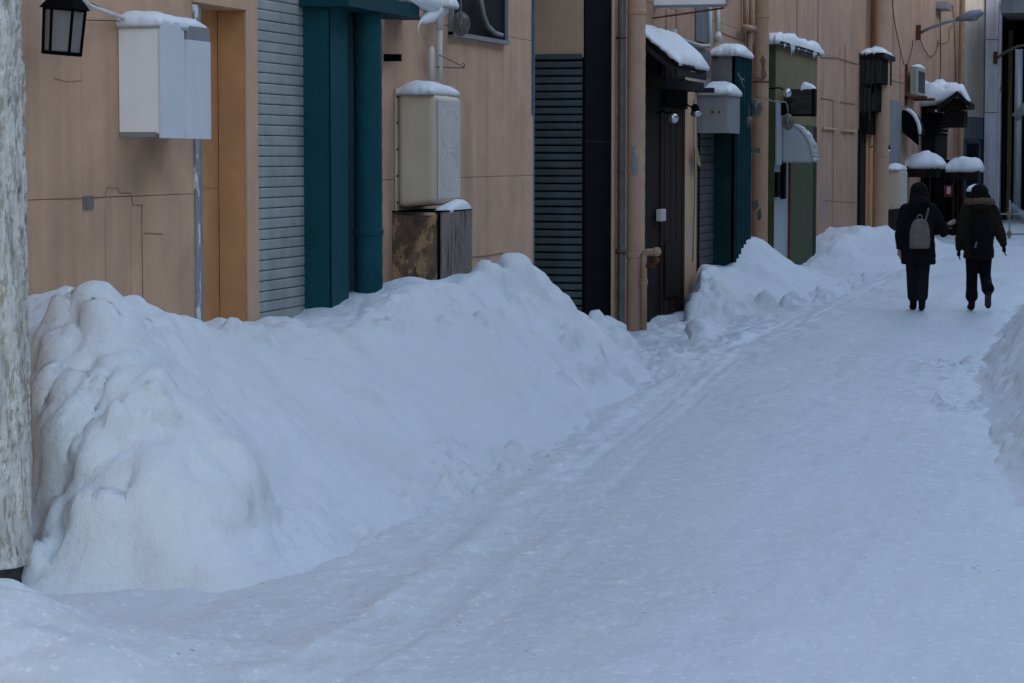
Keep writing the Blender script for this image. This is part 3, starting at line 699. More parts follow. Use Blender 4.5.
# --- deep recess with dark shutter facing the viewer
DX=.75; zh=float(PY(560,57,y583)[2])
d=MB(); d.box(-W-.9,-W-DX-.02,y533,y583+.3,-.3,6.); d.build('recess_back','black',B)
xr0,xr1=-W-DX,float(PY(583,150,y583)[0])
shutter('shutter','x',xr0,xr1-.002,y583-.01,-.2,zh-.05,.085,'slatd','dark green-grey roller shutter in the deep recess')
d=MB(); d.box(xr0,xr1,y583,y583+.02,-.3,zh); d.build('shutter_backing','black',B)
d=MB(); d.box(xr0,xr1-.001,y583-.03,y583+.02,zh-.045,zh-.004); d.build('shutter_hood','black',B)
d=MB(); d.box(xr0,xr1-.001,y583-.005,y583+.1,zh,6.); d.build('recess_panel','stucco',B)
d=MB(); d.wbox(-.75,.015,y583+.021,y610,-.3,6.);o=d.build('black_cladding','black',B,bevel=.004); o['label']='tall matt black cladding beside the dark shutter'
d=MB(); d.wbox(.014,.018,y583+.025,y610-.01,Zw(595,142),Zw(595,141)); sub(d.build('cladding_joint','roof'),o)
d=MB(); d.wbox(-.12,.03,y610+.002,Yw(615),-.3,6.); d.build('recess_trim','frame',B,bevel=.004)
d=MB(); d.wbox(-.1,.02,y533-.06,y533,Zw(534,115),Zw(534,0)+.4); d.build('blue_strip','blue',B)
d=MB(); d.wbox(-.2,.006,y533+.001,y533+.03,-.3,6); d.build('recess_edge','grey',B)
# pipes near the recess
pipe('drainpipe',621.5,-10,330,.1,.05,'pipegrey',(250,),'dark grey pipe tucked behind the beige drainpipe',(38,253),bot=-.1)
mp=pipe('drainpipe',636,-10,332,.2,.108,'pipebei',(12,255),'thick beige drainpipe beside the timber doorway',bot=-.05)
q=MB(); c=S(636,160,.2); 
for (x,y,w_,h_) in ((636,150,.06,.2),(638,165,.04,.12)):
    pass
vs=[];n=6
for j in range(9):
    z=Zw(636,175)+ (Zw(636,146)-Zw(636,175))*j/8
    for k in range(7):
        t=R(-112+k*8+ (4*math.sin(j*1.7))) ; vs.append((c.x+.1105*math.cos(t),c.y+.1105*math.sin(t),z))
q.add(vs,[(j*7+k,j*7+k+1,j*7+k+8,j*7+k+7) for j in range(8) for k in range(6) if not(j in(0,7) and k in(0,5)) and not (j>4 and k>3)])
o=q.build('bare_patch','boxgrey',None); sub(o,mp); o['label']='pale scuffed patch on the pipe'
# small rusty standpipe with elbow and valve
SP=thing('standpipe',S(643,330,.3),'thin rusty beige standpipe with an elbow and valve, next to the thick beige drainpipe','pipe')
a=S(644,150,.33); zb_=Zw(644,252,.33)
q=MB(); pts=[(a.x,a.y,0.-.05),(a.x,a.y,zb_-.06)]+[(a.x+.06-.06*math.cos(t),a.y,zb_-.06+.06*math.sin(t)) for t in (R(20),R(45),R(70),R(90))]+[(a.x+.16,a.y,zb_)]
q.tube(pts,.042,14); q.build('pipe','piperust',SP,smooth=True)
q=MB(); q.tube([(a.x+.13,a.y,zb_),(a.x+.15,a.y,zb_),(a.x+.17,a.y,zb_),(a.x+.2,a.y,zb_-.02)],[.055,.06,.06,.03],12); q.tube([(a.x,a.y,zb_-.38),(a.x,a.y,zb_-.32)],.052,14); q.split('coupling','piperust',SP)
q=MB(); q.tube([(a.x,a.y,zb_-.16),(a.x+.12,a.y,zb_-.15),(a.x+.15,a.y,zb_-.1)],.03,10); q.sphere((a.x+.15,a.y,zb_-.09),.045,10,7); q.build('valve','rust',SP,smooth=True)
# --- white wall box
Y0=14.41;Y1=15.22;of=.28;z0=2.19;z1=float(PY(160,22,Y0)[2])
WB=thing('wall_box',(-W,Y0,z0),'white metal wall box topped with snow, left of the orange doorway','wall box')
q=MB(); q.wbox(.003,of-.012,Y0,Y1-.35,z0+.02,z1); q.build('side_panel','whitelit',WB,bevel=.004)
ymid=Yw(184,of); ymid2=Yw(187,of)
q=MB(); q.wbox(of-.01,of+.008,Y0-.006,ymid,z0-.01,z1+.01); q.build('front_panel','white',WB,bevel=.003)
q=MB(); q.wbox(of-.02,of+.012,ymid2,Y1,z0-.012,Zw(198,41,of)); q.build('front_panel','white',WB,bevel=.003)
q=MB(); q.wbox(of-.02,of+.006,ymid2+.002,Y1-.002,Zw(198,41,of)+.002,z1-.0); q.wbox(.003,of-.03,Y0-.004,Y0+.01,z0-.002,z0+.028); q.wbox(.003,of-.03,Y0-.004,Y0+.01,z1-.025,z1+.004); q.split('grey_trim','grey',WB)
q=MB(); q.wbox(.003,of-.03,Y1-.34,Y1,z0+.02,z1-.02); q.build('case','grey',WB)
snowcap('roof_snow',-W+.0,-W+of,Y0-.01,Y0+.42,lambda x,y:z1-.005,.11,3,'puffy snow on the left half of the white wall box',over=.01)
snowcap('roof_snow',-W+.0,-W+of,Y0+.36,Y1,lambda x,y:z1-.005,.075,5,'thinner sloping snow on the right half of the white wall box',over=.0)
# --- lantern
lc=PX(64,20,-W+.34); ang=R(5)
LT=thing('lantern',(lc[0],lc[1],lc[2]),'black metal lantern hanging beside the white wall box','lantern')
def hexring(zc,r,n=6,rot=.3):
    out=[]
    for k in range(n):
        t=2*math.pi*k/n+rot; x=r*math.cos(t);y=r*math.sin(t);z=zc
        out.append((lc[0]+x*math.cos(ang)+z*math.sin(ang)*1.,lc[1]+y,lc[2]+z*math.cos(ang)-x*math.sin(ang)))
    return out
zt,zb=.06,-.185
A=hexring(zt,.115);Bt=hexring(zb,.105)
q=MB()
for k in range(6):
    q.tube([A[k],Bt[k]],.009,6)
for ring,rr in ((A,.009),(Bt,.011)):
    q.tube(ring+[ring[0]],rr,6)
q.build('frame','black',LT)
q=MB(); q.add(hexring(zt,.108)+hexring(zb,.098),[(k,(k+1)%6,(k+1)%6+6,k+6) for k in range(6)]); q.build('glass','lampglass',LT)
q=MB(); q.add(hexring(zt,.145)+hexring(zt+.11,.05)+hexring(zt+.115,.001),[tuple(range(5,-1,-1))]+[(k,(k+1)%6,(k+1)%6+6,k+6) for k in range(6)]+[(k+6,(k+1)%6+6,(k+1)%6+12,k+12) for k in range(6)]); q.build('roof','black',LT,bevel=.003)
q=MB(); c0=hexring(zt,.0)[0]; c1=hexring(zb,.0)[0]; q.tube([c0,Vector(c0)*.45+Vector(c1)*.55],.03,10); q.build('bulb','whitepaint',LT,smooth=True)
q=MB(); q.tube([hexring(zt+.1,.03)[0],PX(92,7,-W+.3),PX(126,19,-W+.02)],[.014,.014,.014],10); q.build('arm','whitepaint',LT,smooth=True)
q=MB(); q.tube([PX(86,0,-W+.3),PX(118,17,-W+.02)],.003,6); q.tube([PX(84,20,-W+.02),PX(122,21,-W+.02)],.003,6); q.build('cord','cable',LT)
# --- rough pillar
pr=PX(27,300,-5.5); rad=.22
pg_=PG(29-rad*2500/12.1,586); PCX,PCY=float(pg_[0]),float(pg_[1])
PL=thing('pillar',(PCX,PCY,0),'rough whitewashed pillar with flaking surface at the left edge','pillar')
vs=[];nz=330;na=96
zz=np.linspace(.11,4.0,nz); tt=np.linspace(0,2*math.pi,na,endpoint=False)
TT,ZZ=np.meshgrid(tt,zz)
rr=rad*(1+.0*TT)+.022*np.clip(fbm(np.cos(TT)*9+4,np.sin(TT)*9+ZZ*7,4,205,.6)*3,-.5,.5)+.012*fbm(np.cos(TT)*5+9,np.sin(TT)*5+ZZ*2.2,5,201,.65)+.010*np.abs(fbm(TT*6,ZZ*3,4,211))
rr-=.0
vx=PCX+rr*np.cos(TT);vy=PCY+rr*np.sin(TT)
q=MB(); q.add(np.stack([vx.ravel(),vy.ravel(),ZZ.ravel()],1).tolist(),[(j*na+k,j*na+(k+1)%na,(j+1)*na+(k+1)%na,(j+1)*na+k) for j in range(nz-1) for k in range(na)]+[tuple(range(na-1,-1,-1))])
q.build('shaft','pillar',PL,smooth=True)
q=MB()
zz=np.linspace(-.1,.108,14); TT,ZZ=np.meshgrid(tt,zz); rr=rad*.93+.03*fbm(np.cos(TT)*3,np.sin(TT)*3+ZZ*6,3,221)
q.add(np.stack([(PCX+rr*np.cos(TT)).ravel(),(PCY+rr*np.sin(TT)).ravel(),ZZ.ravel()],1).tolist(),[(j*na+k,j*na+(k+1)%na,(j+1)*na+(k+1)%na,(j+1)*na+k) for j in range(13) for k in range(na)])
q.build('base_stone','rock',PL,smooth=True)
# --- plastic air-conditioner covers
def cover(Y0,Y1,of,z0,z1,label,nrelief=2):
    T=thing('unit_cover',(-W,Y0,z0),label,'unit cover','plastic covers over wall units')
    q=MB(); dep=of; t=.05
    ring=lambda off,in_y,in_z:[(-W+off,Y0+in_y,z0+in_z),(-W+off,Y1-in_y,z0+in_z),(-W+off,Y1-in_y,z1-in_z),(-W+off,Y0+in_y,z1-in_z)]
    r0=ring(.02,0,0); r1=ring(dep,.035,.035)
    q.add(r0+r1,[(0,1,2,3),(7,6,5,4),(0,4,5,1),(1,5,6,2),(2,6,7,3),(3,7,4,0)])
    o=q.build('shell','plastic',T,bevel=.055); o.modifiers['b'].segments=5
    q=MB(); q.wbox(.003,.02,Y0-.03,Y1+.03,z0-.04,z1+.02); q.build('back_flange','plastic',T,bevel=.006)
    q=MB(); 
    for k in range(5): z=z0+.05+(z1-z0-.1)*k/4; q.tube([(-W+.02,Y0-.012,z),(-W+.028,Y0-.016,z)],.012,8)
    q.split('screw','rust',T)
    q=MB(); q.wbox(dep+.001,dep+.006,Y0+.07,Y1-.07,z0+.08,z1-.08); f=q.build('front_panel','plastic2',T,bevel=.004)
    for k in range(nrelief):
        zc=z0+(z1-z0)*(.68-.36*k); yc=(Y0+Y1)/2; ry=(Y1-Y0)*.33; rz=(z1-z0)*.17
        q=MB(); pts=[(-W+dep+.0055,yc+ry*math.cos(R(22.5+45*i)),zc+rz*math.sin(R(22.5+45*i))) for i in range(8)]
        q.tube(pts+[pts[0]],.0045,8); q.build('rib','plastic2',T,smooth=True)
    return T
c_z1=float(PY(435,90,20.13)[2])
cover(20.13,20.96,.35,1.63,c_z1,'beige plastic cover standing on the strand board box, snow on top')
snowcap('roof_snow',-W+.01,-W+.33,20.08,20.95,lambda x,y:c_z1-.012,.11,7,'snow on the beige cover that stands on the strand board box',over=.0,pw=2.2)
# OSB box
OX=thing('board_box',(-W,20.03,.4),'weathered strand board box under the beige plastic cover','box')
q=MB(); q.wbox(.003,.42,20.03,20.06,-.1,1.575); q.build('side_board','osb',OX,bevel=.002)
q=MB(); q.wbox(.40,.43,20.062,20.99,-.1,1.60); q.build('front_board','osb2',OX,bevel=.002)
q=MB(); q.wbox(.003,.43,20.03,20.99,1.6,1.612); q.wbox(.40,.425,20.02,20.028,.2,1.59); q.split('edge_batten','black',OX)
snowcap('roof_snow',-W+.3,-W+.43,20.28,20.97,lambda x,y:1.612,.12,9,'wedge of snow at the foot of the beige cover, on the strand board box',over=.0,wedge=lambda u,v:.35+.65*(v+1)/2)
# black bracket, white waste pipe with hopper, wire hanger
q=MB(); q.wbox(.003,.14,Yw(384),Yw(385)+.03,Zw(390,62),Zw(390,55)); q.build('bracket','black',B)
WP=thing('waste_pipe',S(440,40,.08),'white plastic waste pipe with a hopper above the beige cover','pipe')
yq=Yw(440,.1); q=MB(); q.tube([(-W+.1,yq,z) for z in (Zw(440,80,.1),Zw(440,30,.1))],.025,12); q.tube([(-W+.06,yq-.12,z) for z in (Zw(440,80,.1),Zw(440,50,.1),Zw(440,47,.1))],[.028,.028,.015],12); q.build('pipe','whitepaint',WP,smooth=True)
zq=Zw(440,17,.1); q=MB(); q.tube([(-W+.1,yq,zq-.11),(-W+.1,yq,zq),(-W+.1,yq,zq+.04),(-W+.1,yq,zq+.12)],[.03,.035,.08,.09],14); q.build('hopper','whitepaint',WP,smooth=True)
q=MB(); z_=Zw(460,64,.1); q.tube([S(439,55,.12),S(462,66,.12),S(464,68,.12)],.004,6); q.tube([S(436,67,.1),S(465,68,.12)],.004,6); q.tube([S(463,68,.12),S(465,65,.12),S(463,63,.12)],.004,6); q.build('hanger','cable',WP)
snowcap('roof_snow',-W+.0,-W+.24,yq-.12,yq+.14,lambda x,y:zq+.1,.1,15,'small lump of snow on the white hopper',over=.0)
# hanging snow curl at the beam end
q=MB(); q.tube([S(404,-6,.3),S(422,-2,.34),S(432,2,.36),S(434,9,.36),S(430,16,.36),S(424,20,.35),S(420,21,.34)],[.05,.09,.1,.085,.06,.035,.01],14); q.tube([S(421,20,.35),S(418,27,.35),S(418.5,35,.35)],[.01,.005,.002],8)
tag(q.build('snow_curl','snowcap',smooth=True),'curled tongue of snow hanging off the end of the teal beam','snow','snow lying on boxes and roofs')
# window
wy0,wy1=Yw(449),Yw(503); wz=Zw(475,36)
q=MB(); q.wbox(.003,.02,wy0,wy1,wz,ZT-4.2); wo=q.build('window','pane',B)
q=MB(); q.wbox(.003,.05,wy0-.03,wy0,wz-.03,ZT-4.2); q.wbox(.003,.06,wy0-.03,wy1+.04,wz-.04,wz-.002); q.wbox(.003,.05,wy1,wy1+.03,wz-.03,ZT-4.2); sub(q.build('window_frame','grey'),wo)
q=MB(); q.tube([S(481,0,.06),S(484,15,.06),S(488,26,.06),S(495,33,.06),S(502,35,.06)],.02,8); sub(q.build('window_trim','grey',smooth=True),wo)
# glass floats in nets
def gfloat(p,r,label,sc=1.25):
    T=thing('glass_float',p,label,'glass float','glass fishing floats in nets hanging on the wall')
    q=MB(); q.sphere(p,r,20,14,(1,1,sc)); q.build('globe','floatglass',T,smooth=True)
    q=MB()
    for k in range(8):
        for sg in (1,-1):
            pts=[]
            for i in range(15):
                ph=math.pi*(.04+.92*i/14); t=2*math.pi*k/8+sg*i*.12
                pts.append((p[0]+(r+.004)*math.sin(ph)*math.cos(t),p[1]+(r+.004)*math.sin(ph)*math.sin(t),p[2]+(r*sc+.004)*math.cos(ph)))
            q.tube(pts,.0025,4)
    q.tube([(p[0],p[1],p[2]+r*sc),(p[0],p[1],p[2]+r*sc+.16)],.005,6)
    q.build('net','cablepale',T); return T
gfloat(S(461,24,.16),.075,'netted glass float hanging in front of the window',1.4)
# --- timber doorway porch
TP=thing('timber_porch',S(668,320,.05),'dark timber doorway with a snowy lean-to roof, right of the thick beige drainpipe','porch')
ya,yb=Yw(640),Yw(681); 
q=MB()
yy=ya;k=0
q.wbox(.002,.03,ya,Yw(657),-.05,Zw(660,50)); q.build('frame_board','wood',TP)
q=MB(); ys_=Yw(657)+.01; n=8
for k in range(n):
    a_=ys_+(yb-ys_)*k/n; b_=ys_+(yb-ys_)*(k+1)/n; q.wbox(.004,.05+.006*(k%2),a_+.006,b_-.006,.02,Zw(668,52))
dr=q.build('door','woodred',TP,bevel=.004); dr['label']='brown plank door'
q=MB(); q.wbox(.06,.075,Yw(660),Yw(676),.25,.95); sub(q.build('door_panel','wood'),dr)
q=MB(); q.wbox(.06,.10,Yw(658),Yw(680),Zw(668,108),Zw(668,78)); q.build('dark_board','dark',TP)  # near-black board across the upper part of the door
# lean-to roof
ro=.5; yr0=Yw(676.5,ro); yr1=Yw(706,ro); ze=Zw(678,68,ro); zw_=ze+.40
q=MB(); X0=-W+.0; X1=-W+ro
for k,(dz,ex) in enumerate(((0,0),(.035,.02))):
    q.hexa([(X0,yr0-ex,zw_+dz),(X1+ex,yr0-ex,ze+dz-.01),(X1+ex,yr1+ex,ze+dz-.01),(X0,yr1+ex,zw_+dz)],[(X0,yr0-ex,zw_+dz+.03),(X1+ex,yr0-ex,ze+dz+.02),(X1+ex,yr1+ex,ze+dz+.02),(X0,yr1+ex,zw_+dz+.03)])
rf=q.build('roof','roof',TP)
q=MB()
for yy in (yr0+.04,(yr0+yr1)/2,yr1-.04): q.hexa([(X0,yy-.025,zw_-.09),(X1-.02,yy-.025,ze-.08),(X1-.02,yy+.025,ze-.08),(X0,yy+.025,zw_-.09)],[(X0,yy-.025,zw_-.002),(X1-.02,yy-.025,ze-.012),(X1-.02,yy+.025,ze-.012),(X0,yy+.025,zw_-.002)])
q.split('rafter','woodgrey',TP)
q=MB(); q.box(X1-.03,X1,yr0,yr1,ze-.09,ze-.015); q.build('fascia','roof',TP)
q=MB(); q.wbox(.0,.32,ya,yb-.1,ze-.22,ze-.1); q.build('lintel','wood',TP)
snowcap('roof_snow',X0,X1,yr0+.02,yr1,lambda x,y:zw_+.085+(ze-zw_)*(x-X0)/(X1-X0),.15,21,'thick snow on the lean-to roof over the timber door',over=.03,pw=4)
MT=thing('meter_box',S(655,215,.06),'small grey electric meter beside the timber door','meter')
q=MB(); q.wbox(.052,.12,Yw(652),Yw(657),Zw(655,221),Zw(655,209)); q.build('case','plastic2',MT,bevel=.01)
q=MB(); q.tube([S(654,221,.08),S(653,232,.06),S(650,238,.05)],.006,6); q.build('cord','cable',MT)
def spot(p,d,label,lens='silver'):
    T=thing('spotlight',p,label,'spotlight','small spotlights above the doors'); p=Vector(p); d=Vector(d).normalized()
    q=MB(); q.tube([p-d*.12,p-d*.09,p-d*.02,p],[.03,.05,.06,.075],14); q.build('housing','black' if lens!='all' else 'silver',T,smooth=True)
    q=MB(); q.tube([p,p+d*.02,p+d*.05],[.07,.07,.03],14); q.build('lens','silver',T,smooth=True)
    q=MB(); q.tube([p-d*.06,p-d*.06+Vector((-.12,0,.06)),(-W,p.y,p.z+.05)],.012,8); q.build('arm','black',T); return T
spot(S(673,118,.25),(.3,-.9,-.5),'spotlight with a bright reflector above the timber door, left one of the pair')
spot(S(696,113,.3),(.25,-.4,-1),'black spotlight tilted down, right one of the pair over the timber door')
# projecting sign at the top
PSY=31.0; a=PY(641,2,PSY); b=PY(726,5,PSY)
PSn=thing('projecting_sign',(-W,PSY,float(a[2])),'blank white projecting sign above the lean-to roof, cut by the top edge','sign')
q=MB(); q.box(-W,float(b[0]),PSY,PSY+.1,float(b[2])+.012,float(b[2])+.8); q.build('board','whitelit',PSn)
q=MB(); q.box(-W,float(b[0])+.01,PSY-.012,PSY+.112,float(b[2])-.02,float(b[2])+.01);q.box(float(b[0])-.0,float(b[0])+.012,PSY-.012,PSY+.112,float(b[2])+.012,float(b[2])+.8); q.build('frame','grey',PSn)
q=MB(); q.tube([PY(724,8,PSY+.05),PY(640,20,PSY-.1)],.012,8); q.build('brace','rust',PSn)
# slate strips and conduits
q=MB(); q.wbox(.003,.02,Yw(694),Yw(708),Zw(700,42),Zw(700,6)); q.wbox(.003,.02,Yw(694),Yw(708),Zw(700,76),Zw(700,49)); q.split('slate_panel','slate',B)
q=MB(); q.wbox(.003,.02,Yw(693),Yw(708),Zw(700,92),Zw(700,77)); q.build('pale_panel','boxgrey',B)
CN=thing('conduit',S(690,40,.05),'white conduit sagging along the wall above the timber porch','conduit')
q=MB(); q.tube([S(x,y,.06) for x,y in((671,36),(680,39),(690,43),(700,46),(709,46))],.03,10); q.build('tube','boxgrey',CN,smooth=True)
q=MB(); q.wbox(.004,.07,Yw(669),Yw(671),Zw(670,39),Zw(670,29)); q.build('end_box','whitepaint',CN)
q=MB(); q.tube([S(710,5,.04),S(710,45,.04)],.03,8); q.tube([S(718,5,.04),S(718,34,.04)],.03,8); q.tube([S(718,32,.04),S(718,40,.05)],[.03,.08],8); q.split('riser','whitepaint',CN,smooth=True)
# post between door and shutter, and shutter 3
q=MB(); q.wbox(.003,.05,Yw(681)+.01,Yw(693),-.3,Zw(687,68)); q.build('door_post','frame',B,bevel=.005)
shutter('shutter','y',Yw(697),Yw(712),-W+.02,0.,Zw(704,132),.11,'slat3','narrow grey shutter with a yellow rag beside it')
q=MB(); q.tube([S(694,100,.07),S(694,150,.09),S(695,180,.09),S(693,262,.06)],.01,6); q.build('cord','cablepale',B)
q=MB(); q.hexa([S(696.5,158,.12),S(700,160,.12),S(700,160,.15),S(696.5,158,.15)],[S(695,148,.12),S(697.5,147,.12),S(697.5,147,.15),S(695,148,.15)]);q.hexa([S(698,165,.12),S(701,168,.12),S(701,168,.15),S(698,165,.15)],[S(696,158,.12),S(700,159,.12),S(700,159,.15),S(696,158,.15)])
tag(q.build('rag','rag',bevel=.01),'yellow rag hanging on a cord in front of the narrow grey shutter','rag')
# grey box
GB=thing('enamel_box',(-W,34.,2.38),'pale grey enamel box with snow on top, over the narrow shutter','box')
gz0=float(PY(728,133,34.02)[2]);gz1=float(PY(728,92,34.02)[2])
q=MB(); q.wbox(.003,.42,34.02,34.06,gz0,gz1); q.build('side_panel','boxgrey',GB,bevel=.003)
q=MB(); q.wbox(.4,.43,34.062,35.0,gz0,gz1); q.build('front_panel','metal',GB,bevel=.003)
q=MB(); q.wbox(.003,.4,34.065,35.0,gz0+.01,gz1); q.build('case','metal',GB)
q=MB(); 
for yy in (712,719): a=PY(yy,112,34.0); q.tube([(a[0],34.025,a[2]),(a[0],34.01,a[2])],.018,8)
q.split('bolt','rust',GB)
snowcap('roof_snow',-W+.05,-W+.43,34.,35.05,lambda x,y:gz1,.16,25,'rounded snow on the pale grey enamel box',over=.03,pw=2.4)
q=MB(); q.wbox(0,.3,33.6,33.7,Zw(697,92,.15),Zw(697,87,.15)); q.build('beam_stub','woodgrey',B)
# corrugated green shed
GY0=Yw(711);gof=.33;gz=float(PY(735,53,GY0)[2]);GY1=Yw(749.5,gof)
gof=float(PY(735,150,GY0)[0])+W; GY1=Yw(749.5,gof)
GS=thing('green_shed',(-W,GY0,0),'narrow dark green corrugated shed with snow on its flat top','shed')
zc=float(PY(720,92,GY0)[2])
q=MB(); q.wbox(.003,gof-.01,GY0,GY0+.04,-.2,zc); q.build('side_wall','greend',GS)
q=MB(); q.wbox(.003,gof-.01,GY0,GY0+.04,zc+.002,gz); q.build('rough_panel','stone',GS)
q=MB(); pol=[]; n=int((GY1-GY0)/.02)
for i in range(n+1):
    y=GY0+(GY1-GY0)*i/n; pol.append((-W+gof+.028*math.cos(i*.02/.19*2*math.pi*.9),y))
pol=pol+[(-W+gof-.05,GY1),(-W+gof-.05,GY0)]
q.prism(pol,'z',-.2,gz); q.build('corrugated_front','green',GS)
q=MB(); q.wbox(.003,gof-.05,GY0+.05,GY1,gz-.05,gz); q.build('roof','roof',GS)
snowcap('roof_snow',-W+.0,-W+gof+.02,GY0-.05,GY1,lambda x,y:gz,.16,27,'snow drooping over the top of the green corrugated shed',over=.04,pw=2.8)
q=MB(); q.tube([S(738,73,.42),S(741,80,.42),S(744,88,.42)],.008,5); q.tube([S(741,78,.42),S(744,80,.42)],.012,5); tag(q.build('wire_tie','cablepale'),'pale bent wire sticking out from the green corrugated shed','wire')
# second thick pipe cluster
pipe('drainpipe',759.5,-20,242,.16,.135,'piperust',(16,),'thick rusty beige drainpipe between the green and olive sheds',(82,),bot=.0)
q=MB(); 
pipe('drainpipe',748.5,30,262,.08,.05,'piperust',(),'thin beige pipe left of the rusty drainpipe',bot=.0)
q.tube([S(746,-5,.07),S(746,26,.07),S(749,28,.09)],.045,8); q.tube([S(752,-5,.07),S(752,45,.07)],.045,8); q.tube([S(744,27,.12),S(754,29,.12)],.05,8); q.build('thin_pipe','piperust',B,smooth=True)
def flake(pts,off): 
    q=MB(); n=len(pts); P=[S(x,y,off) for x,y in pts]; P2=[p+Vector((.012,-.004,0)) for p in P]; q.add(P+P2,[tuple(range(n)),tuple(range(2*n-1,n-1,-1))]+[(i,i+n,(i+1)%n+n,(i+1)%n) for i in range(n)]); return q
for pts in ([(762,55),(765,60),(764,68),(766,76),(763,80),(761,74),(762,66),(760,60)],[(757,76),(764,78),(762,82),(753,80)],[(756,96),(759,98),(757,101)],):
    flake(pts,.33).build('rust_scar','rust',B)
for pts in ([(751,147),(759,148),(759,153),(751,152)],[(753,202),(757,200),(758,206),(754,210)],[(757,212),(760,208),(761,218),(758,221)]):
    flake(pts,.31).build('rust_scar','rock',B)
gfloat(S(756,108,.42),.09,'netted glass float hanging on the rusty drainpipe',1.5)
gfloat(S(749,122,.4),.06,'small netted glass float low on the green shed corner',1.2)
# --- olive shed
OY0=Yw(763); oof=float(PY(775,150,OY0)[0])+W; OY1=Yw(816,oof); oz=float(PY(775,44,OY0)[2])
OS=thing('olive_shed',(-W,OY0,0),'olive green shed front with a white door and a rounded pale awning','shed')
print('olive',OY0,OY1,oof,oz)
q=MB(); q.wbox(.003,oof-.012,OY0,OY0+.05,-.2,oz); q.build('side_wall','olive',OS)
zmid=Zw(800,125,oof)
dy0,dy1=Yw(775,oof)+.02,Yw(789.5,oof)
q=MB(); q.wbox(.003,oof,OY0+.052,OY1,zmid,oz); q.build('upper_front','oliveb',OS)
q=MB(); q.wbox(.003,oof,Yw(791,oof),OY1-.02,-.2,zmid-.003); q.build('lower_front','olive',OS)
q=MB(); q.wbox(.003,oof+.012,OY1-.3,OY1,-.2,zmid-.006); q.build('corner_post','woodgrey',OS)
q=MB(); q.wbox(.003,oof-.02,dy0,dy1,-.2,zmid-.003); dd=q.build('door','doorwhite',OS)
q=MB(); q.wbox(oof-.019,oof+.03,Yw(775.5,oof),Yw(779,oof),Zw(777,197,oof),Zw(777,172,oof)); q.wbox(oof-.019,oof+.05,Yw(781.5,oof),Yw(783.5,oof),Zw(782,199,oof),Zw(782,160,oof)); q.split('door_handle','black',par2=dd)
q=MB(); q.wbox(.003,oof+.02,dy1,Yw(791,oof)-.004,-.2,Zw(790,158,oof)); q.build('door_frame','rust',OS)
q=MB(); q.wbox(oof+.001,oof+.03,Yw(775,oof)+.01,Yw(780,oof),Zw(778,165,oof),Zw(778,101,oof)); q.build('pale_strip','doorwhite',OS)
# rounded awning: quarter-cylinder
AY0=Yw(781,oof); ar=float(PY(812,150,AY0)[0])-(-W+oof); az=float(PY(800,162,AY0)[2]); aw=.9
q=MB(); arc=[(-W+oof+.032,az)]+[(-W+oof+.032+(ar-.032)*math.sin(R(t)),az+ar*1.25*math.cos(R(t))) for t in range(0,91,6)]
q.prism(arc,'y',AY0,AY0+.01); AW=q.build('awning','awnwhite',OS)
outer=[(-W+oof+.032+(ar-.032)*math.sin(R(t)),az+ar*1.25*math.cos(R(t))) for t in range(0,91,6)]; inner=[(x-.01,z-.012) for x,z in outer][::-1]
q=MB(); 
for i in range(len(outer)-1):
    a,b=outer[i],outer[i+1]; q.add([(a[0],AY0+.011,a[1]),(b[0],AY0+.011,b[1]),(b[0],AY0+aw,b[1]),(a[0],AY0+aw,a[1])],[(0,1,2,3)])
o=q.build('awning_cover','awnwhite',OS,smooth=True); md=o.modifiers.new('s','SOLIDIFY'); md.thickness=.012
q=MB(); q.tube([(x+.004,AY0-.005,z+.004) for x,z in outer],.014,6); q.tube([(-W+oof+.03,AY0-.005,az),(-W+oof+ar,AY0-.005,az)],.014,6); sub(q.build('awning_rim','boxgrey'),AW)
# roof board + snow of olive shed
zro=lambda x,y:oz+.04
q=MB(); q.wbox(.003,oof+.1,OY0-.08,OY1+.12,oz+.002,oz+.045); q.build('roof','roof',OS)
snowcap('roof_snow',-W,-W+oof+.08,OY0-.1,OY1+.15,lambda x,y:oz+.045,.19,31,'long snow layer with icicles on the olive shed roof',over=.02,pw=5,ny=60)
q=MB()
for yy,L in ((783,.07),(790,.16),(792,.12),(797,.05),(812,.12),(814,.08),(804,.04)):
    a=Vector((-W+oof+.11,Yw(yy,oof+.1),oz+.01)); q.tube([a,a-Vector((0,0,L*.5)),a-Vector((0,0,L))],[.02,.014,.002],6)
q.split('icicle','snowcap',OS,smooth=True)
# dark timber projecting box
bx0=float(PY(789,100,OY0+.9)[0]);bx1=float(PY(814,100,OY0+.9)[0]); by=OY0+.9; bz0=float(PY(800,116,by)[2]);bz1=float(PY(800,89,by)[2])
TB=thing('timber_box',(bx0,by,bz0),'dark timber box jutting out above the pale awning','box')
q=MB(); q.box(-W+oof+.002,bx1,by,by+.3,bz0,bz1); q.build('case','woodbox',TB,bevel=.008)
q=MB(); q.box(bx1-.06,bx1+.004,by-.006,by+.306,bz0-.008,bz0+.02);q.box(bx1-.03,bx1+.006,by-.008,by+.302,bz0,bz1+.006); q.box(-W+oof+.002,bx1,by-.01,by+.0,bz0-.005,bz0+.03); q.split('edge_batten','black',TB)
snowcap('roof_snow',bx1-.22,bx1,by,by+.3,lambda x,y:bz1,.1,33,'small snow heap on the dark timber box',over=.0,wedge=lambda u,v:1-.4*u)
q=MB(); q.wbox(oof+.002,oof+.16,OY0+.4,OY0+.6,Zw(785,115,oof+.1),Zw(785,101,oof+.1)); q.build('lamp_box','black',OS,bevel=.005)
spot(PX(787,93,-W+oof+.3),(.1,-.9,-.4),'silver spotlight left of the dark timber box','all')
gfloat(Vector(PX(788,122,-W+oof+.3)),.09,'netted glass float hanging below the dark timber box',1.4)
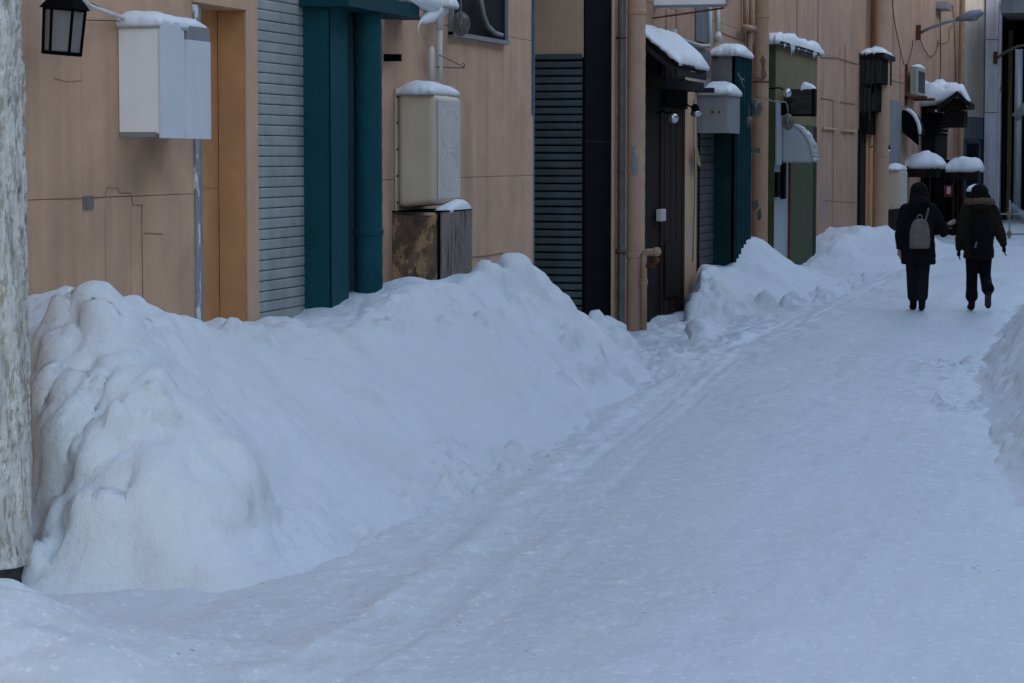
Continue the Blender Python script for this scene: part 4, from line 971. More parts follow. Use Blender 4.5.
q=MB(); q.tube([S(761,96,.3),S(772,101,.4),S(780,102,.5),S(786,102,.5),S(788,112,.5)],.01,6); tag(q.build('float_cord','cablepale'),'pale cord strung from the rusty drainpipe to the timber box','cord')
# faint lilac stain on the far wall
q=MB(); q.wbox(.001,.003,Yw(820.5),Yw(825.5),Zw(823,222),Zw(823,190)); q.build('paint_smear',mat('smear_paint',(.33,.235,.21),.85,.1,4,streak=.3),B)['label']='faint lilac smear of paint'
# --- stepped dark timber box and strips
TS=thing('stepped_hood',(-W,52.67,3),'dark stepped timber hood with snow on top, beyond the olive shed','hood')
yA=Yw(858.5)
def blk(xl,xc,xr,yt,yb,dy=0.):
    Ya=yA+dy; X1=float(PY(xc,80,Ya)[0]); Yb=float(PX(xr,80,X1)[1]); zt=float(PY(xc,yt,Ya)[2]);zb=float(PY(xc,yb,Ya)[2]); return Ya,X1,Yb,zt,zb
stp=[blk(858,881,892,58,83),blk(858,875,886,84,111),blk(858,869,880,112,134)]
for k,(Ya,X1,Yb,zt,zb) in enumerate(stp):
    q=MB(); q.box(-W+.003,X1-.006,Ya+.03,Yb,zb+.0,zt-.0); q.build('front_case','black',TS)
    q=MB(); n=4
    for i in range(n):
        a_=-W+.003+(X1+W)*i/n; b_=-W+(X1+W)*(i+1)/n; q.box(a_+.006,b_-.006,Ya,Ya+.028,zb-.1*((i*7)%3),zt-.001)
    q.split('side_board','woodgrey' if k<2 else 'wood',TS)
Ya,X1,Yb,zt,zb=stp[0]
q=MB(); q.box(-W,X1+.06,Ya-.06,Yb+.1,zt+.004,zt+.11); q.build('roof','roof',TS)
snowcap('roof_snow',-W+.05,X1+.02,Ya-.05,Yb,lambda x,y:zt+.11,.17,37,'snow on the dark stepped timber hood',over=.02,pw=2.2)
q=MB(); q.wbox(.003,.06,Yw(857.5),Yw(863),-.2,Zw(860,130)); q.build('door_post','wood',B)
q=MB(); q.wbox(.003,.05,Yw(863)+.01,Yw(870.5),-.2,Zw(866,118)); q.build('doorway_panel','orange',B)
q=MB(); q.wbox(.003,.03,Yw(870.5)+.01,Yw(875),-.2,Zw(872,118)); q.build('doorway_gap','black',B)
q=MB(); q.wbox(.003,.12,Yw(874)+.2,Yw(877),-.2,Zw(875,118)); q.build('doorway_trim','orange',B)
pipe('drainpipe',881.,-30,250,.3,.17,'pipebei',(155,),'beige drainpipe just right of the stepped timber hood',bot=0.)
pipe('drainpipe',875.,-30,48,.12,.11,'orange',(),'brown downpipe rising above the stepped timber hood')
pipe('drainpipe',882.,-30,52,.1,.1,'pipebei',(),'beige downpipe rising above the stepped timber hood')
spot(S(888,150,.45),(.1,-.3,-1),'cone spotlight above the far plastic cover','x')
# dark door zone further on
q=MB(); q.wbox(.003,.05,Yw(886.5),Yw(912),-.2,Zw(898,208)); q.build('dark_door','wood',B)
q=MB(); q.wbox(.003,.02,Yw(886),Yw(900),Zw(890,165),Zw(890,100)); q.build('slate_panel','concgrey',B)
c2=cover(57.65,59.4,.33,float(PY(899,210,57.65)[2]),float(PY(899,169,57.65)[2]),'beige plastic cover just behind the walker in the black coat')
snowcap('roof_snow',-W+.01,-W+.33,57.6,59.4,lambda x,y:float(PY(899,169,57.65)[2])-.01,.13,41,'snow on the far beige plastic cover',over=0.,pw=2.4)
# AC unit
AYa=61.84; aof=.42; Az0=float(PY(915,95,AYa)[2]);Az1=float(PY(915,66,AYa)[2]); AYb=Yw(925.5,aof)
ax=float(PY(917,80,AYa)[0]); AYb=float(PX(925.5,80,ax)[1])
AC=thing('ac_unit',(-W,AYa,Az0),'wall-mounted air conditioner unit with snow on top, below the first street lamp','air conditioner')
q=MB(); q.box(-W+.12,ax,AYa,AYb,Az0,Az1); q.build('case','acbody',AC,bevel=.03)
xm=(ax-W+.12)/2
q=MB()
for a_,b_ in ((-W+.19,(-W+.12+ax)/2-.01),((-W+.12+ax)/2+.03,ax-.05)): q.box(a_,b_,AYa-.006,AYa+.02,Az0+.09,Az1-.09)
q.split('side_vent','acdark',AC)
q=MB(); q.box(ax-.01,ax+.006,AYa+.35,AYb-.2,Az0+.08,Az1-.1); q.build('front_grille','acdark',AC)
q=MB(); q.box(-W,ax+.25,AYa-.05,AYa+.02,Az0-.1,Az0-.03);q.box(-W,ax+.25,AYb-.1,AYb-.03,Az0-.1,Az0-.03); q.box(-W+.0,-W+.07,AYa-.05,AYa+.02,Az0-.25,Az0+.75); q.split('bracket','rust',AC)
snowcap('roof_snow',-W+.15,ax,AYa,AYb,lambda x,y:Az1-.01,.09,43,'small snow cap on the air conditioner unit',over=.0,pw=2.2)
# dark quarter-round awning beyond
QY=Yw(901); 
QA=thing('round_awning',(-W,QY,3),'black quarter-round awning below the air conditioner unit','awning')
qx=float(PY(919,125,QY)[0]);qz0=float(PY(910,146,QY)[2]);qz1=float(PY(910,110,QY)[2])
poly=[(-W+.003,qz0+.35),(-W+.003,qz1)]+[(-W+(qx+W)*math.sin(R(t)),qz0+.25+(qz1-qz0-.25)*math.cos(R(t))) for t in range(10,91,10)]+[(qx,qz0)]
q=MB(); q.prism(poly,'y',QY,QY+.03); q.build('side_panel','slate' if 0 else 'black',QA)
q=MB(); pl=poly[1:-1]
q.add([(x,QY+.031,z) for x,z in pl]+[(x,QY+1.6,z) for x,z in pl],[(i,i+1,i+1+len(pl),i+len(pl)) for i in range(len(pl)-1)]); o=q.build('cover','black',QA,smooth=True); o.modifiers.new('s','SOLIDIFY').thickness=.02
q=MB(); q.tube([(x+.02,QY+.02,z+.03) for x,z in pl[1:]],[.02]+[.05]*(len(pl)-3)+[.03],8); tag(q.build('roof_snow','snowcap',smooth=True),'thin rim of snow on the black quarter-round awning','snow','snow lying on boxes and roofs')
# --- ornate canopy
KY=66.
def kp(px,py,Y=KY): return PY(px,py,Y)
KX1=float(kp(943,110)[0]); 
CNP=thing('gabled_canopy',(-W,KY,0),'black gabled canopy and dark doorway loaded with snow, behind the two walkers','porch')
kz=float(kp(930,106)[2]); KYb=KY+4.
# body under
q=MB(); q.box(-W+.003,float(kp(934,150)[0]),KY+.2,KYb,-.2,float(kp(930,135)[2])); q.build('body','wood',CNP)
q=MB()
for k in range(6):
    z=float(kp(930,112+k*4)[2]); q.box(-W+.003,float(kp(938-k*.6,110)[0]),KY+.05,KYb-.1,z-.08,z)
q.split('louvre','black',CNP)
q=MB(); q.box(-W+.003,float(kp(946,110)[0]),KY-.1,KYb,kz-.02,kz+.14); q.build('roof_slab','roof',CNP)
# gable facing the viewer at the outer end of the canopy
g0=kp(942,110);g1=kp(969,108);gp=kp(958,93)
gL,gR,gM=float(g0[0]),float(g1[0]),float(gp[0]); gzb=float(g0[2]); gzr=float(gp[2])
q=MB()
for xa,za in ((gL-.1,gzb-.05),(gR+.05,gzb+.02)):
    q.hexa([(xa,KY-.3,za),(gM,KY-.3,gzr-.1),(gM,KY+1.3,gzr-.1),(xa,KY+1.3,za)],[(xa,KY-.3,za+.15),(gM,KY-.3,gzr+.05),(gM,KY+1.3,gzr+.05),(xa,KY+1.3,za+.15)])
q.split('gable_roof','roof',CNP)
q=MB(); q.prism([(gL,gzb-.02),(gR,gzb+.02),(gM,gzr-.1)],'y',KY-.1,KY+1.2); q.prism([(gL+.05,gzb-.45),(gR-.12,gzb-.45),(gR-.12,gzb-.02),(gL+.05,gzb-.02)],'y',KY,KY+1.1); q.split('gable_face','wood',CNP)
def gzf(x,y):
    if x<gL: return kz+.14
    if x<gM: return gzb+.1+(gzr+.05-gzb-.1)*(x-gL)/(gM-gL)
    return gzr+.05-(gzr-gzb-.1)*(x-gM)/(gR-gM)
xs0=float(kp(912,110)[0])
snowcap('roof_snow',xs0,gR-.02,KY-.15,KY+1.2,lambda x,y:float(np.interp(x,[xs0,gL,gM-.1,gM+.1,gR],[kz+.14,kz+.2,gzr+.02,gzr+.05,gzb+.16])),.60,47,'big dome of snow on the black gabled canopy',over=.0,pw=2.,ny=40,nx=50,wedge=lambda u,v:1-.62*float(ss(-.1,.6,u)))
# lower two awnings with snow
def lowawn(name,xl,xr,yt,yb,Y,label,slab_label,dep,seed):
    Xr=float(PY(xr,yb,Y)[0]); Xl=float(PY(xl,yb,Y)[0]); z=float(PY(xl,yb,Y)[2]); h=float(PY(xl,yt,Y)[2])-z
    T=thing(name,(Xl,Y,z),label,'awning')
    q=MB(); q.box(Xl,Xr,Y,Y+dep,z-.12,z); q.build('slab','woodgrey',T,bevel=.01)
    q=MB(); q.box(Xl+.1,Xr-.1,Y+.02,Y+dep-.05,z-.3,z-.122); q.build('valance','wood',T)
    snowcap('roof_snow',Xl,Xr,Y,Y+dep,lambda x,y:z,h*.85,seed,slab_label,over=.03,pw=1.6)
lowawn('flat_awning',901,941,150,165,62.,'small flat awning above the walker in the black coat','mounded snow on the flat awning above the walker in the black coat',1.2,51)
lowawn('flat_awning',946,980,151,168,63.,'small flat awning above the walker with the fur collar','mounded snow on the flat awning above the walker with the fur collar',1.1,53)
# doorway posts, red notice, pipe, panels below awnings
q=MB(); q.box(float(PY(901,200,66.)[0]),float(PY(962,200,66.)[0]),66.2,66.4,-.2,float(PY(930,160,66.)[2])); q.build('dark_screen','dark',CNP)
q=MB()
for px,wd in ((915,3),(922,2),(952,3),(957,2),(961,3),(929,2)):
    a_=PY(px,200,66.15); q.box(float(a_[0]),float(a_[0])+wd*.026,66.05,66.15,-.1,float(PY(930,165,66.)[2]))
q.split('door_post','woodred',CNP)
NT=thing('notice_board',PY(944,197,65.6),'small red notice board with a white sheet, between the two walkers','notice')
a_=PY(944,197,65.6);b_=PY(952.5,185,65.6)
q=MB(); q.box(float(a_[0]),float(b_[0]),65.6,65.65,float(a_[2]),float(b_[2])); q.build('board','red',NT)
q=MB(); q.box(float(a_[0])+.07,float(b_[0])-.05,65.59,65.598,float(a_[2])+.08,float(b_[2])-.05); sh=q.build('sheet','paper',NT)
q=MB(); 
for k in range(4): q.box(float(a_[0])+.09,float(b_[0])-.08,65.584,65.588,float(a_[2])+.11+k*.04,float(a_[2])+.12+k*.04)
q.split('printed_line','grey',par2=sh)
# snow topped drum right of walker
a_=PY(970,205,60.);b_=PY(984,190,60.)
DRM=thing('covered_drum',((a_[0]+b_[0])/2,60.,0),'pale drum capped with snow, behind the walker with the fur collar','drum')
q=MB(); cx_=float(a_[0]+b_[0])/2; q.tube([(cx_,60.,.2),(cx_,60.,float(b_[2]))],.15,14); q.build('drum','boxgrey',DRM,smooth=True)
snowcap('roof_snow',cx_-.18,cx_+.18,59.82,60.18,lambda x,y:float(b_[2]),.14,57,'round snow cap on the pale drum',over=.05,pw=2.)
q=MB(); q.sphere((0,0,0),.11,12,8); o=q.build('ornament','whitepaint',None,smooth=True); o.location=Vector(PY(910,191,65.5)); tag(o,'pale round ornament beside the far beige cover','ornament')
# street lamps
def lamp(base,arm,label,L=.55):
    T=thing('street_lamp',base,label,'street lamp','street lamps on wall arms'); b=Vector(base)
    q=MB(); q.box(b.x,b.x+.12,b.y-.06,b.y+.06,b.z-.18,b.z+.2); q.build('bracket','rust',T)
    pts=[b+Vector((.1,0,0))]+[b+Vector(a) for a in arm]
    q=MB(); q.tube(pts,.04,10); q.build('arm','lamp',T,smooth=True)
    e=pts[-1]; dr_=(pts[-1]-pts[-2]).normalized(); q=MB()
    q.tube([e-dr_*.05,e+dr_*.1,e+dr_*.35,e+dr_*(L+.05),e+dr_*(L+.12)],[.05,.10,.13,.09,.01],12); q.build('head','lamp',T,smooth=True)
    q=MB(); c=e+dr_*.33+Vector((0,0,-.07)); q.sphere(c,.12,12,8,(1.7,1,.7)); q.build('diffuser','lampglass',T,smooth=True); return T
lb=S(916,33,0.); lamp(lb,[(.35,0,.12),(.7,0,.25),(1.05,0,.34)],'grey street lamp on a curved arm above the gabled canopy',.55)
# cables on far wall
CB=thing('wall_cables',S(900,60,.02),'thin black cables looping down the far peach wall to the air conditioner','cables')
q=MB()
def chaik(P):
    for _ in range(3):
        Q=[P[0]]
        for a,b in zip(P[:-1],P[1:]): Q+=[(a[0]*.75+b[0]*.25,a[1]*.75+b[1]*.25),(a[0]*.25+b[0]*.75,a[1]*.25+b[1]*.75)]
        P=Q+[P[-1]]
    return P
for pts in ([(892,0),(894,20),(899,45),(904,65)],[(913,40),(912,50),(908,64)],[(919,36),(924,50),(930,58),(937,52),(938,40)],[(940,12),(941,60),(940,80)],[(952,5),(954,20),(956,85)],[(938,43),(946,44),(949,40),(949,28),(953,26)],[(963,40),(968,44),(974,36),(977,32)]):
    q.tube([S(x,y,.05) for x,y in chaik(pts)],.012,5)
q.split('cable','cable',CB,smooth=False)
q=MB(); q.wbox(.0,.3,Yw(934),Yw(939),Zw(937,9),Zw(937,2)); q.build('junction_case','metal',CB)
pipe('drainpipe',960.5,-30,200,.2,.09,'piperust',(),'orange downpipe beside the pale concrete end wall')
# --- end wall: pale concrete, window, lilac pillar (turned towards the viewer)
EY=79.
ea=PY(955,100,EY); eb=PY(985.5,100,EY+3.)
EB=thing('end_building',(float(ea[0]),EY,0),'pale concrete building with a lilac corner pillar and open dark bay at the right edge','building')
def seg(x0,y0,x1,y1,z0,z1,th,name,m,parent,push=0.):
    a=Vector((x0,y0,0));b=Vector((x1,y1,0)); n=Vector((b-a).to_2d().orthogonal().to_3d()).normalized()
    if n.y>0: n=-n
    a=a+n*push;b=b+n*push; c=a-n*th; d_=b-n*th
    q=MB(); q.hexa([(a.x,a.y,z0),(b.x,b.y,z0),(d_.x,d_.y,z0),(c.x,c.y,z0)],[(a.x,a.y,z1),(b.x,b.y,z1),(d_.x,d_.y,z1),(c.x,c.y,z1)]); return q.build(name,m,parent)
ex0,ey0=-W+.0,yend+.02; ex1,ey1=float(eb[0]),float(eb[1])
zc1=float(PY(972,117,EY+1.5)[2]); zc2=float(PY(972,139,EY+1.5)[2])
seg(ex0,ey0,ex1,ey1,zc1,ZT,.4,'upper_wall','concrete',EB); seg(ex0,ey0,ex1,ey1,zc2,zc1-.01,.4,'grey_band','concgrey',EB)
seg(ex0,ey0,ex1,ey1,-.2,zc2-.01,.4,'lower_wall','concgrey',EB)
def along(px): # param on segment hit by pixel column
    r=ray(px,150); # solve intersection in plan
    dx,dy=ex1-ex0,ey1-ey0; det=r[0]*(-dy)+r[1]*dx; t=(ex0*(-dy)+ey0*dx)/det; p=r*t; return ((p[0]-ex0)/dx)
def atp(s): return ex0+(ex1-ex0)*s,ey0+(ey1-ey0)*s
a_=atp(along(963));b_=atp(along(979))
wn=seg(a_[0],a_[1],b_[0],b_[1],.6,zc2-.05,.03,'window','pane',EB,.03)
c_=atp(along(977))
for p0,p1,za,zb2 in ((963,964.5,.6,zc2-.05),(977.5,979,.6,zc2-.05),(963,979,zc2-.15,zc2-.05)):
    a2=atp(along(p0));b2=atp(along(p1)); sub(seg(a2[0],a2[1],b2[0],b2[1],za,zb2,.04,'window_frame','tealframe',None,.07),wn)
ax_=atp(along(979.5));bx_=atp(along(984.5)); seg(ax_[0],ax_[1],bx_[0],bx_[1],.0,zc2-.02,.05,'timber_strip','woodgrey',EB,.03)
# lilac pillar
pa=PY(984.5,100,EY+2.6);pb=PY(997.5,100,EY+2.6)
q=MB(); q.box(float(pa[0]),float(pb[0]),EY+2.6,EY+3.4,-.2,ZT); pk=q.build('corner_pillar','pink',EB,bevel=.02)
q=MB(); q.box(float(pb[0])+.002,float(pb[0])+.1,EY+2.66,EY+3.3,-.2,float(PY(999,9,EY+2.6)[2])); q.build('pillar_edge','pink',EB)
q=MB()
for y_ in (40,113): z=float(PY(990,y_,EY+2.6)[2]); q.box(float(pa[0]),float(pb[0]),EY+2.594,EY+2.6,z,z+.03)
sub(q.build('pillar_joint','crack'),pk)
# dark bay: roof edge, back wall
ra=PY(1000.5,13,EY-1.);rb=PY(1060,10,EY-1.)
q=MB(); q.box(float(ra[0]),float(rb[0])+3,EY-1.,EY+14,float(ra[2]),float(ra[2])+.7); q.build('canopy_edge','concgrey',EB)
snowcap('roof_snow',float(ra[0]),float(rb[0])+3,EY-1.,EY+5,lambda x,y:float(ra[2])+.7,.3,61,'snow on the roof edge of the open dark bay',over=.1)
q=MB(); q.box(-16,float(pb[0])+6,EY+12,EY+12.2,-.2,ZT); q.box(float(pb[0])-.6,float(pb[0])+9,EY+3.45,EY+12,float(ra[2])-.25,float(ra[2])-.1); q.box(float(pb[0])-.7,float(pb[0])-.5,EY+3.45,EY+12,-.2,ZT)
q.box(float(rb[0])+2,float(rb[0])+2.3,EY-1,EY+12,-.2,ZT)
q.split('bay_wall','dark',EB)
q=MB()
for px,wd in ((1003,.1),(1026,.35),(1036,.3)):
    a_=PY(px,200,EY+4); q.box(float(a_[0]),float(a_[0])+wd,EY+4,EY+4.2,-.2,float(ra[2])-.3)
q.split('bay_post','woodgrey',EB)
a_=PY(1007.5,200,EY+4); q=MB(); q.box(float(a_[0])-.12,float(a_[0])+.1,EY+4,EY+4.25,-.2,float(PY(1007,30,EY+4)[2])); o=q.build('stained_post','mossy',EB,bevel=.02)
a_=PY(1017,200,EY-.5); q=MB(); q.tube([(float(a_[0]),EY-.5,.1),(float(a_[0]),EY-.5,float(PY(1017,50,EY)[2]))],.12,16); o=q.build('steel_pipe','galv',EB,smooth=True)
q=MB(); z=float(PY(1017,118,EY)[2]); q.tube([(float(a_[0])-.1,EY-.6,z),(float(a_[0])+.4,EY-.6,z+.5),(float(a_[0])+1.2,EY-.6,z+1.)],.14,14); z=float(PY(1017,205,EY)[2]);q.tube([(float(a_[0])-.2,EY-.6,z),(float(a_[0])+.3,EY-.6,z-.4),(float(a_[0])+.9,EY-.6,z-.5)],.13,14); q.split('pipe_bend','galv',EB,smooth=True)
lb=Vector(PY(993.5,58,EY+2.5)); lb.y=EY+2.5; lamp(lb,[(.35,-.4,.14),(.8,-.9,.32),(1.5,-1.4,.42)],'grey street lamp arm on the lilac pillar, cut by the right edge',.55)
# scaffold rail
SC=thing('pipe_railing',PY(1012,240,64.),'scaffold tube railing with yellow couplers at the right edge','railing')
q=MB()
a_=PY(1009,250,64.); b_=PY(1075,250,64.)
for y_ in (214,234): z=float(PY(1009,y_,64.)[2]); q.tube([(float(a_[0])-.5,64.,z),(float(b_[0]),64.,z)],.022,8)
for px in (1009,1034,1060): p_=PY(px,250,64.); q.tube([(float(p_[0]),64.04,-.1),(float(p_[0]),64.04,float(PY(px,200,64.)[2]))],.022,8)
q.build('tube','galv',SC,smooth=True)
q=MB()
for y_ in (214,234): z=float(PY(1009,y_,64.)[2]); q.box(float(a_[0])-.05,float(a_[0])+.05,63.93,64.07,z-.07,z+.07)
q.split('coupler','yellow',SC,bevel=.01)
q=MB(); q.sphere((0,0,0),.12,10,7,(1.3,1,.8)); 
OB=thing('unseen_building',(7,40,0),'unseen plain grey building on the other side of the lane, sized to block the sun','building')  # out of view; added and sized to keep sun and sky glare off the lane
q=MB(); q.box(5.2,12,4,105,-.3,12.8); q.build('wall','far',OB)
q=MB(); q.box(4.9,12.2,3.8,105.2,12.81,13.); q.build('roof','roof',OB)
q=MB()
for k in range(4,20):
    for z in (1.1,4.6,8.1): q.box(5.15,5.19,-20+k*6,-18+k*6,z,z+1.5)
q.split('window','pane',OB)
# far closing buildings behind the bend
FB=thing('far_building',(4,112,0),'dim building closing the far end of the lane','building')
q=MB(); q.box(-6,16,110,116,-.3,11); q.build('wall','far',FB)
q=MB(); q.box(-6.2,16.2,109.8,116.2,11.01,11.3); q.build('roof','roof',FB)
q=MB()
for k in range(6):
    for j in range(3): q.box(-4+k*3.2,-2.8+k*3.2,109.95,109.99,1.+j*3.2,2.6+j*3.2)
q.split('window','pane',FB)
# ---------------------------------------------------------------- people
def capsule(q,p0,r0,p1,r1,n=14):
    p0=Vector(p0);p1=Vector(p1); q.tube([p0,p1],[r0,r1],n); q.sphere(p0,r0,12,8); q.sphere(p1,r1,12,8)
def chain(q,pts,n=14):
    for (a,ra_),(b,rb_) in zip(pts[:-1],pts[1:]): capsule(q,a,ra_,b,rb_,n)
def hand(q,wr,dirv,side,s=1.,curl=.35):
    d=Vector(dirv).normalized(); sd=Vector(side).normalized(); nrm=d.cross(sd)
    palm=Vector(wr)+d*.05*s; capsule(q,Vector(wr),.022*s,Vector(wr)+d*.08*s,.03*s); 
    for k,L in enumerate((.07,.08,.075,.06)):
        b=Vector(wr)+d*.085*s+sd*(k-1.5)*.019*s; m_=b+(d+nrm*curl*.5).normalized()*L*.5*s; e=m_+(d+nrm*curl*1.6).normalized()*L*.5*s
        chain(q,[(b,.0095*s),(m_,.0085*s),(e,.0075*s)],8)
    b=Vector(wr)+d*.03*s-sd*.028*s; chain(q,[(b,.012*s),(b+(d*.6-sd*.8).normalized()*.035*s,.011*s),(b+(d*.95-sd*.6).normalized()*.065*s,.009*s)],8)
def person(O,Hh,rot,kind,label):
    """local frame: x right, y forward (walking away), z up; scaled to height Hh"""
    s=Hh/1.70; O=Vector(O)
    def T(x,y,z):
        c,sn=math.cos(rot),math.sin(rot); return O+Vector((x*c-y*sn,x*sn+y*c,z))*s
    P=thing('person',O,label,'person')
    girl=kind==0; hs=s if girl else s*.8
    if girl:   # left hand low, right arm raised and bent
        LSh,LEl,LWr=T(-.17,0,1.36),T(-.235,-.03,1.08),T(-.25,.02,.84)
        RSh,REl,RWr=T(.17,0,1.36),T(.34,.08,1.06),T(.38,.26,1.13)
        LK,LA,LT_=T(-.06,.08,.47),T(-.045,.14,.09),T(-.05,.3,.035)
        RK,RA,RT_=T(.06,-.0,.47),T(.045,-.16,.11),T(.05,-.01,.035)
        lh,rh=(0,0,-1),(.8,.35,.4)
    else:
        LSh,LEl,LWr=T(-.18,0,1.36),T(-.24,-.01,1.08),T(-.265,.05,.83)
        RSh,REl,RWr=T(.18,0,1.36),T(.27,-.03,1.08),T(.33,-.02,.89)
        LK,LA,LT_=T(-.085,.05,.48),T(-.085,.02,.09),T(-.095,.17,.035)
        RK,RA,RT_=T(.095,.06,.48),T(.11,-.24,.22),T(.115,-.2,.07)
        lh,rh=(0,.1,-1),(.1,0,-1)
    hip=T(0,0,.92); 
    q=MB()
    q.loft([(T(0,0,.84),.14*s,.10*s),(T(0,0,.95),.165*s,.115*s),(T(0,0,1.1),.135*s,.10*s),(T(0,0,1.3),.17*s,.11*s),(T(0,0,1.4),.15*s,.09*s),(T(0,.01,1.45),.06*s,.055*s)])
    chain(q,[(T(0,0,1.4),.06*s),(T(0,.02,1.52),.052*s)])
    hd=T(0,.035,1.585); q.sphere(hd,.1*s,18,12,(.78,.95,1.15)); q.sphere(T(0,.135,1.57),.016*s,8,6); 
    for sg in(-1,1): q.sphere(T(.08*sg,.02,1.58),.02*s,8,6,(.5,1,1.4))
    q.sphere(T(0,.12,1.525),.03*s,8,6,(1,.4,.35))
    chain(q,[(LSh,.05*s),(LEl,.04*s),(LWr,.028*s)]); chain(q,[(RSh,.05*s),(REl,.04*s),(RWr,.028*s)])
    for (h_,k_,a_2,t_) in ((T(-.09,0,.88),LK,LA,LT_),(T(.09,0,.88),RK,RA,RT_)):
        chain(q,[(h_,.085*s),(k_,.055*s),(a_2,.035*s),(t_,.025*s)])
    c,sn=math.cos(rot),math.sin(rot)
    sidev=Vector((c*.2-sn,sn*.2+c,0))
    hand(q,LWr,lh,sidev,hs); hand(q,RWr,(rh[0]*c-rh[1]*sn,rh[0]*sn+rh[1]*c,rh[2]),Vector((0,0,1)) if girl else sidev,hs,.3)
    q.build('body','skin' if not girl else 'skin',P,remesh=.0075,smoothn=1)
    q=MB()
    for sg in(-1,1): q.sphere(T(.032*sg,.12,1.6),.011*s,8,6)
    q.build('eye','black',P,smooth=True)
    # trousers
    q=MB(); q.loft([(T(0,0,.82),.155*s,.12*s),(T(0,0,.9),.175*s,.13*s),(T(0,0,.98),.16*s,.12*s)])
    if girl:
        for h_,k_,a_2 in ((T(-.085,0,.86),LK,LA),(T(.085,0,.86),RK,RA)): kk=Vector(k_)*.25+Vector(a_2)*.75; chain(q,[(h_,.10*s),(k_,.09*s),(kk,.08*s),(Vector(a_2)+Vector((0,0,.07)),.068*s)])
    else:
        for h_,k_,a_2 in ((T(-.09,0,.86),LK,LA),(T(.09,0,.86),RK,RA)):
            m1=(Vector(k_)+Vector(a_2))/2; lo=Vector(a_2)*.88+Vector(k_)*.12
            chain(q,[(h_,.10*s),(k_,.078*s),(m1,.078*s),(lo+Vector((0,0,.05)),.088*s),(lo,.055*s)])
    q.build('trousers','trous' if girl else 'blackcloth',P,remesh=.012,smoothn=3)
    # shoes
    for a_2,t_ in ((LA,LT_),(RA,RT_)):
        q=MB(); a_2=Vector(a_2);t_=Vector(t_); dv=(t_-a_2); heel=a_2+Vector((0,0,-.05*s)) if dv.y>0.08 else a_2+Vector((0,-.03,-.03))
        chain(q,[(a_2+Vector((0,0,.03)),.05*s),(heel,.045*s),(t_,.04*s)])
        q.build('shoe','shoe' if girl else 'redshoe',P,remesh=.01,smoothn=1)
    if not girl:
        q=MB(); a_2=Vector(RA); t_=Vector(RT_); n_=Vector((0,-.05,-.0)); q.hexa([a_2+Vector((-.04,-.1,-.02)),a_2+Vector((.04,-.1,-.02)),t_+Vector((.045,-.055,-.0)),t_+Vector((-.045,-.055,0))],[a_2+Vector((-.04,-.075,.0)),a_2+Vector((.04,-.075,.0)),t_+Vector((.045,-.03,.02)),t_+Vector((-.045,-.03,.02))]); q.build('shoe_sole','sole',P,bevel=.006)
    # coat
    q=MB()
    bot=.62 if girl else .70; wb=.225 if girl else .20
    q.loft([(T(0,-.0,bot),wb*s,.165*s),(T(0,0,bot+.03),(wb+.012)*s,.175*s),(T(0,0,.9),(wb-.0)*s,.165*s),(T(0,0,1.1),.2*s,.155*s),(T(0,0,1.28),.205*s,.15*s),(T(0,0,1.39),.175*s,.125*s),(T(0,0,1.46),.10*s,.1*s)])
    aw_=.082 if girl else .078
    Lc=Vector(LEl)*.1+Vector(LWr)*.9; Rc=Vector(REl)*.12+Vector(RWr)*.88
    for sh_,e_,w_ in ((LSh,LEl,Lc),(RSh,REl,Rc)):
        m1=(Vector(sh_)+Vector(e_))/2; m2=(Vector(e_)+Vector(w_))/2
        chain(q,[(sh_,aw_*s),(m1,(aw_+.004)*s),(e_,(aw_-.006)*s),(m2,(aw_-.006)*s),(w_,.055*s)])
    # quilting folds / hood
    if girl: 
        chain(q,[(T(-.07,-.085,1.43),.085*s),(T(.07,-.085,1.43),.085*s)]); q.sphere(T(0,-.1,1.46),.12*s,14,9,(1.25,.8,.7))
    else: q.sphere(T(0,-.08,1.41),.12*s,14,9,(1.2,.8,.8))
    coat=q.build('coat','coat' if girl else 'olivecoat',P,remesh=.014,smoothn=4)
    tx=bpy.data.textures.get('fold') or bpy.data.textures.new('fold','CLOUDS'); tx.noise_scale=.09
    md=coat.modifiers.new('d','DISPLACE'); md.texture=tx; md.strength=.028; md.mid_level=.5; md.texture_coords='GLOBAL'
    # cuffs
    for e_,w_ in ((LEl,LWr),(REl,RWr)):
        q=MB(); d_=(Vector(w_)-Vector(e_)).normalized(); q.tube([Vector(w_)-d_*.06,Vector(w_)+d_*.015],[.05*s,.04*s],14); q.build('cuff','coat' if girl else 'blackcloth',P,smooth=True)
    if not girl:
        for w_,d_,sd_ in ((LWr,lh,sidev),(RWr,rh,sidev)):
            q=MB(); hand(q,w_,d_,sd_,hs*1.18,.3); q.build('glove','blackcloth',P,remesh=.007)
    # hair
    q=MB()
    if girl:
        q.sphere(T(0,.0,1.61),.12*s,18,12,(.98,1,.95)); q.loft([(T(0,-.06,1.38),.10*s,.06*s),(T(0,-.06,1.45),.135*s,.085*s),(T(0,-.03,1.55),.13*s,.10*s),(T(0,0,1.64),.10*s,.1*s),(T(0,0,1.70),.06*s,.06*s)])
    else:
        q.sphere(T(0,.0,1.60),.122*s,18,12,(1.,1,1.0)); q.sphere(T(-.04,-.03,1.53),.115*s,14,10,(1,.8,.9)); q.sphere(T(.05,-.03,1.52),.10*s,14,10,(1,.8,.9))
    h_=q.build('hair','hair',P,remesh=.01,smoothn=2); md=h_.modifiers.new('d','DISPLACE'); md.texture=tx; md.strength=.02; md.texture_coords='GLOBAL'
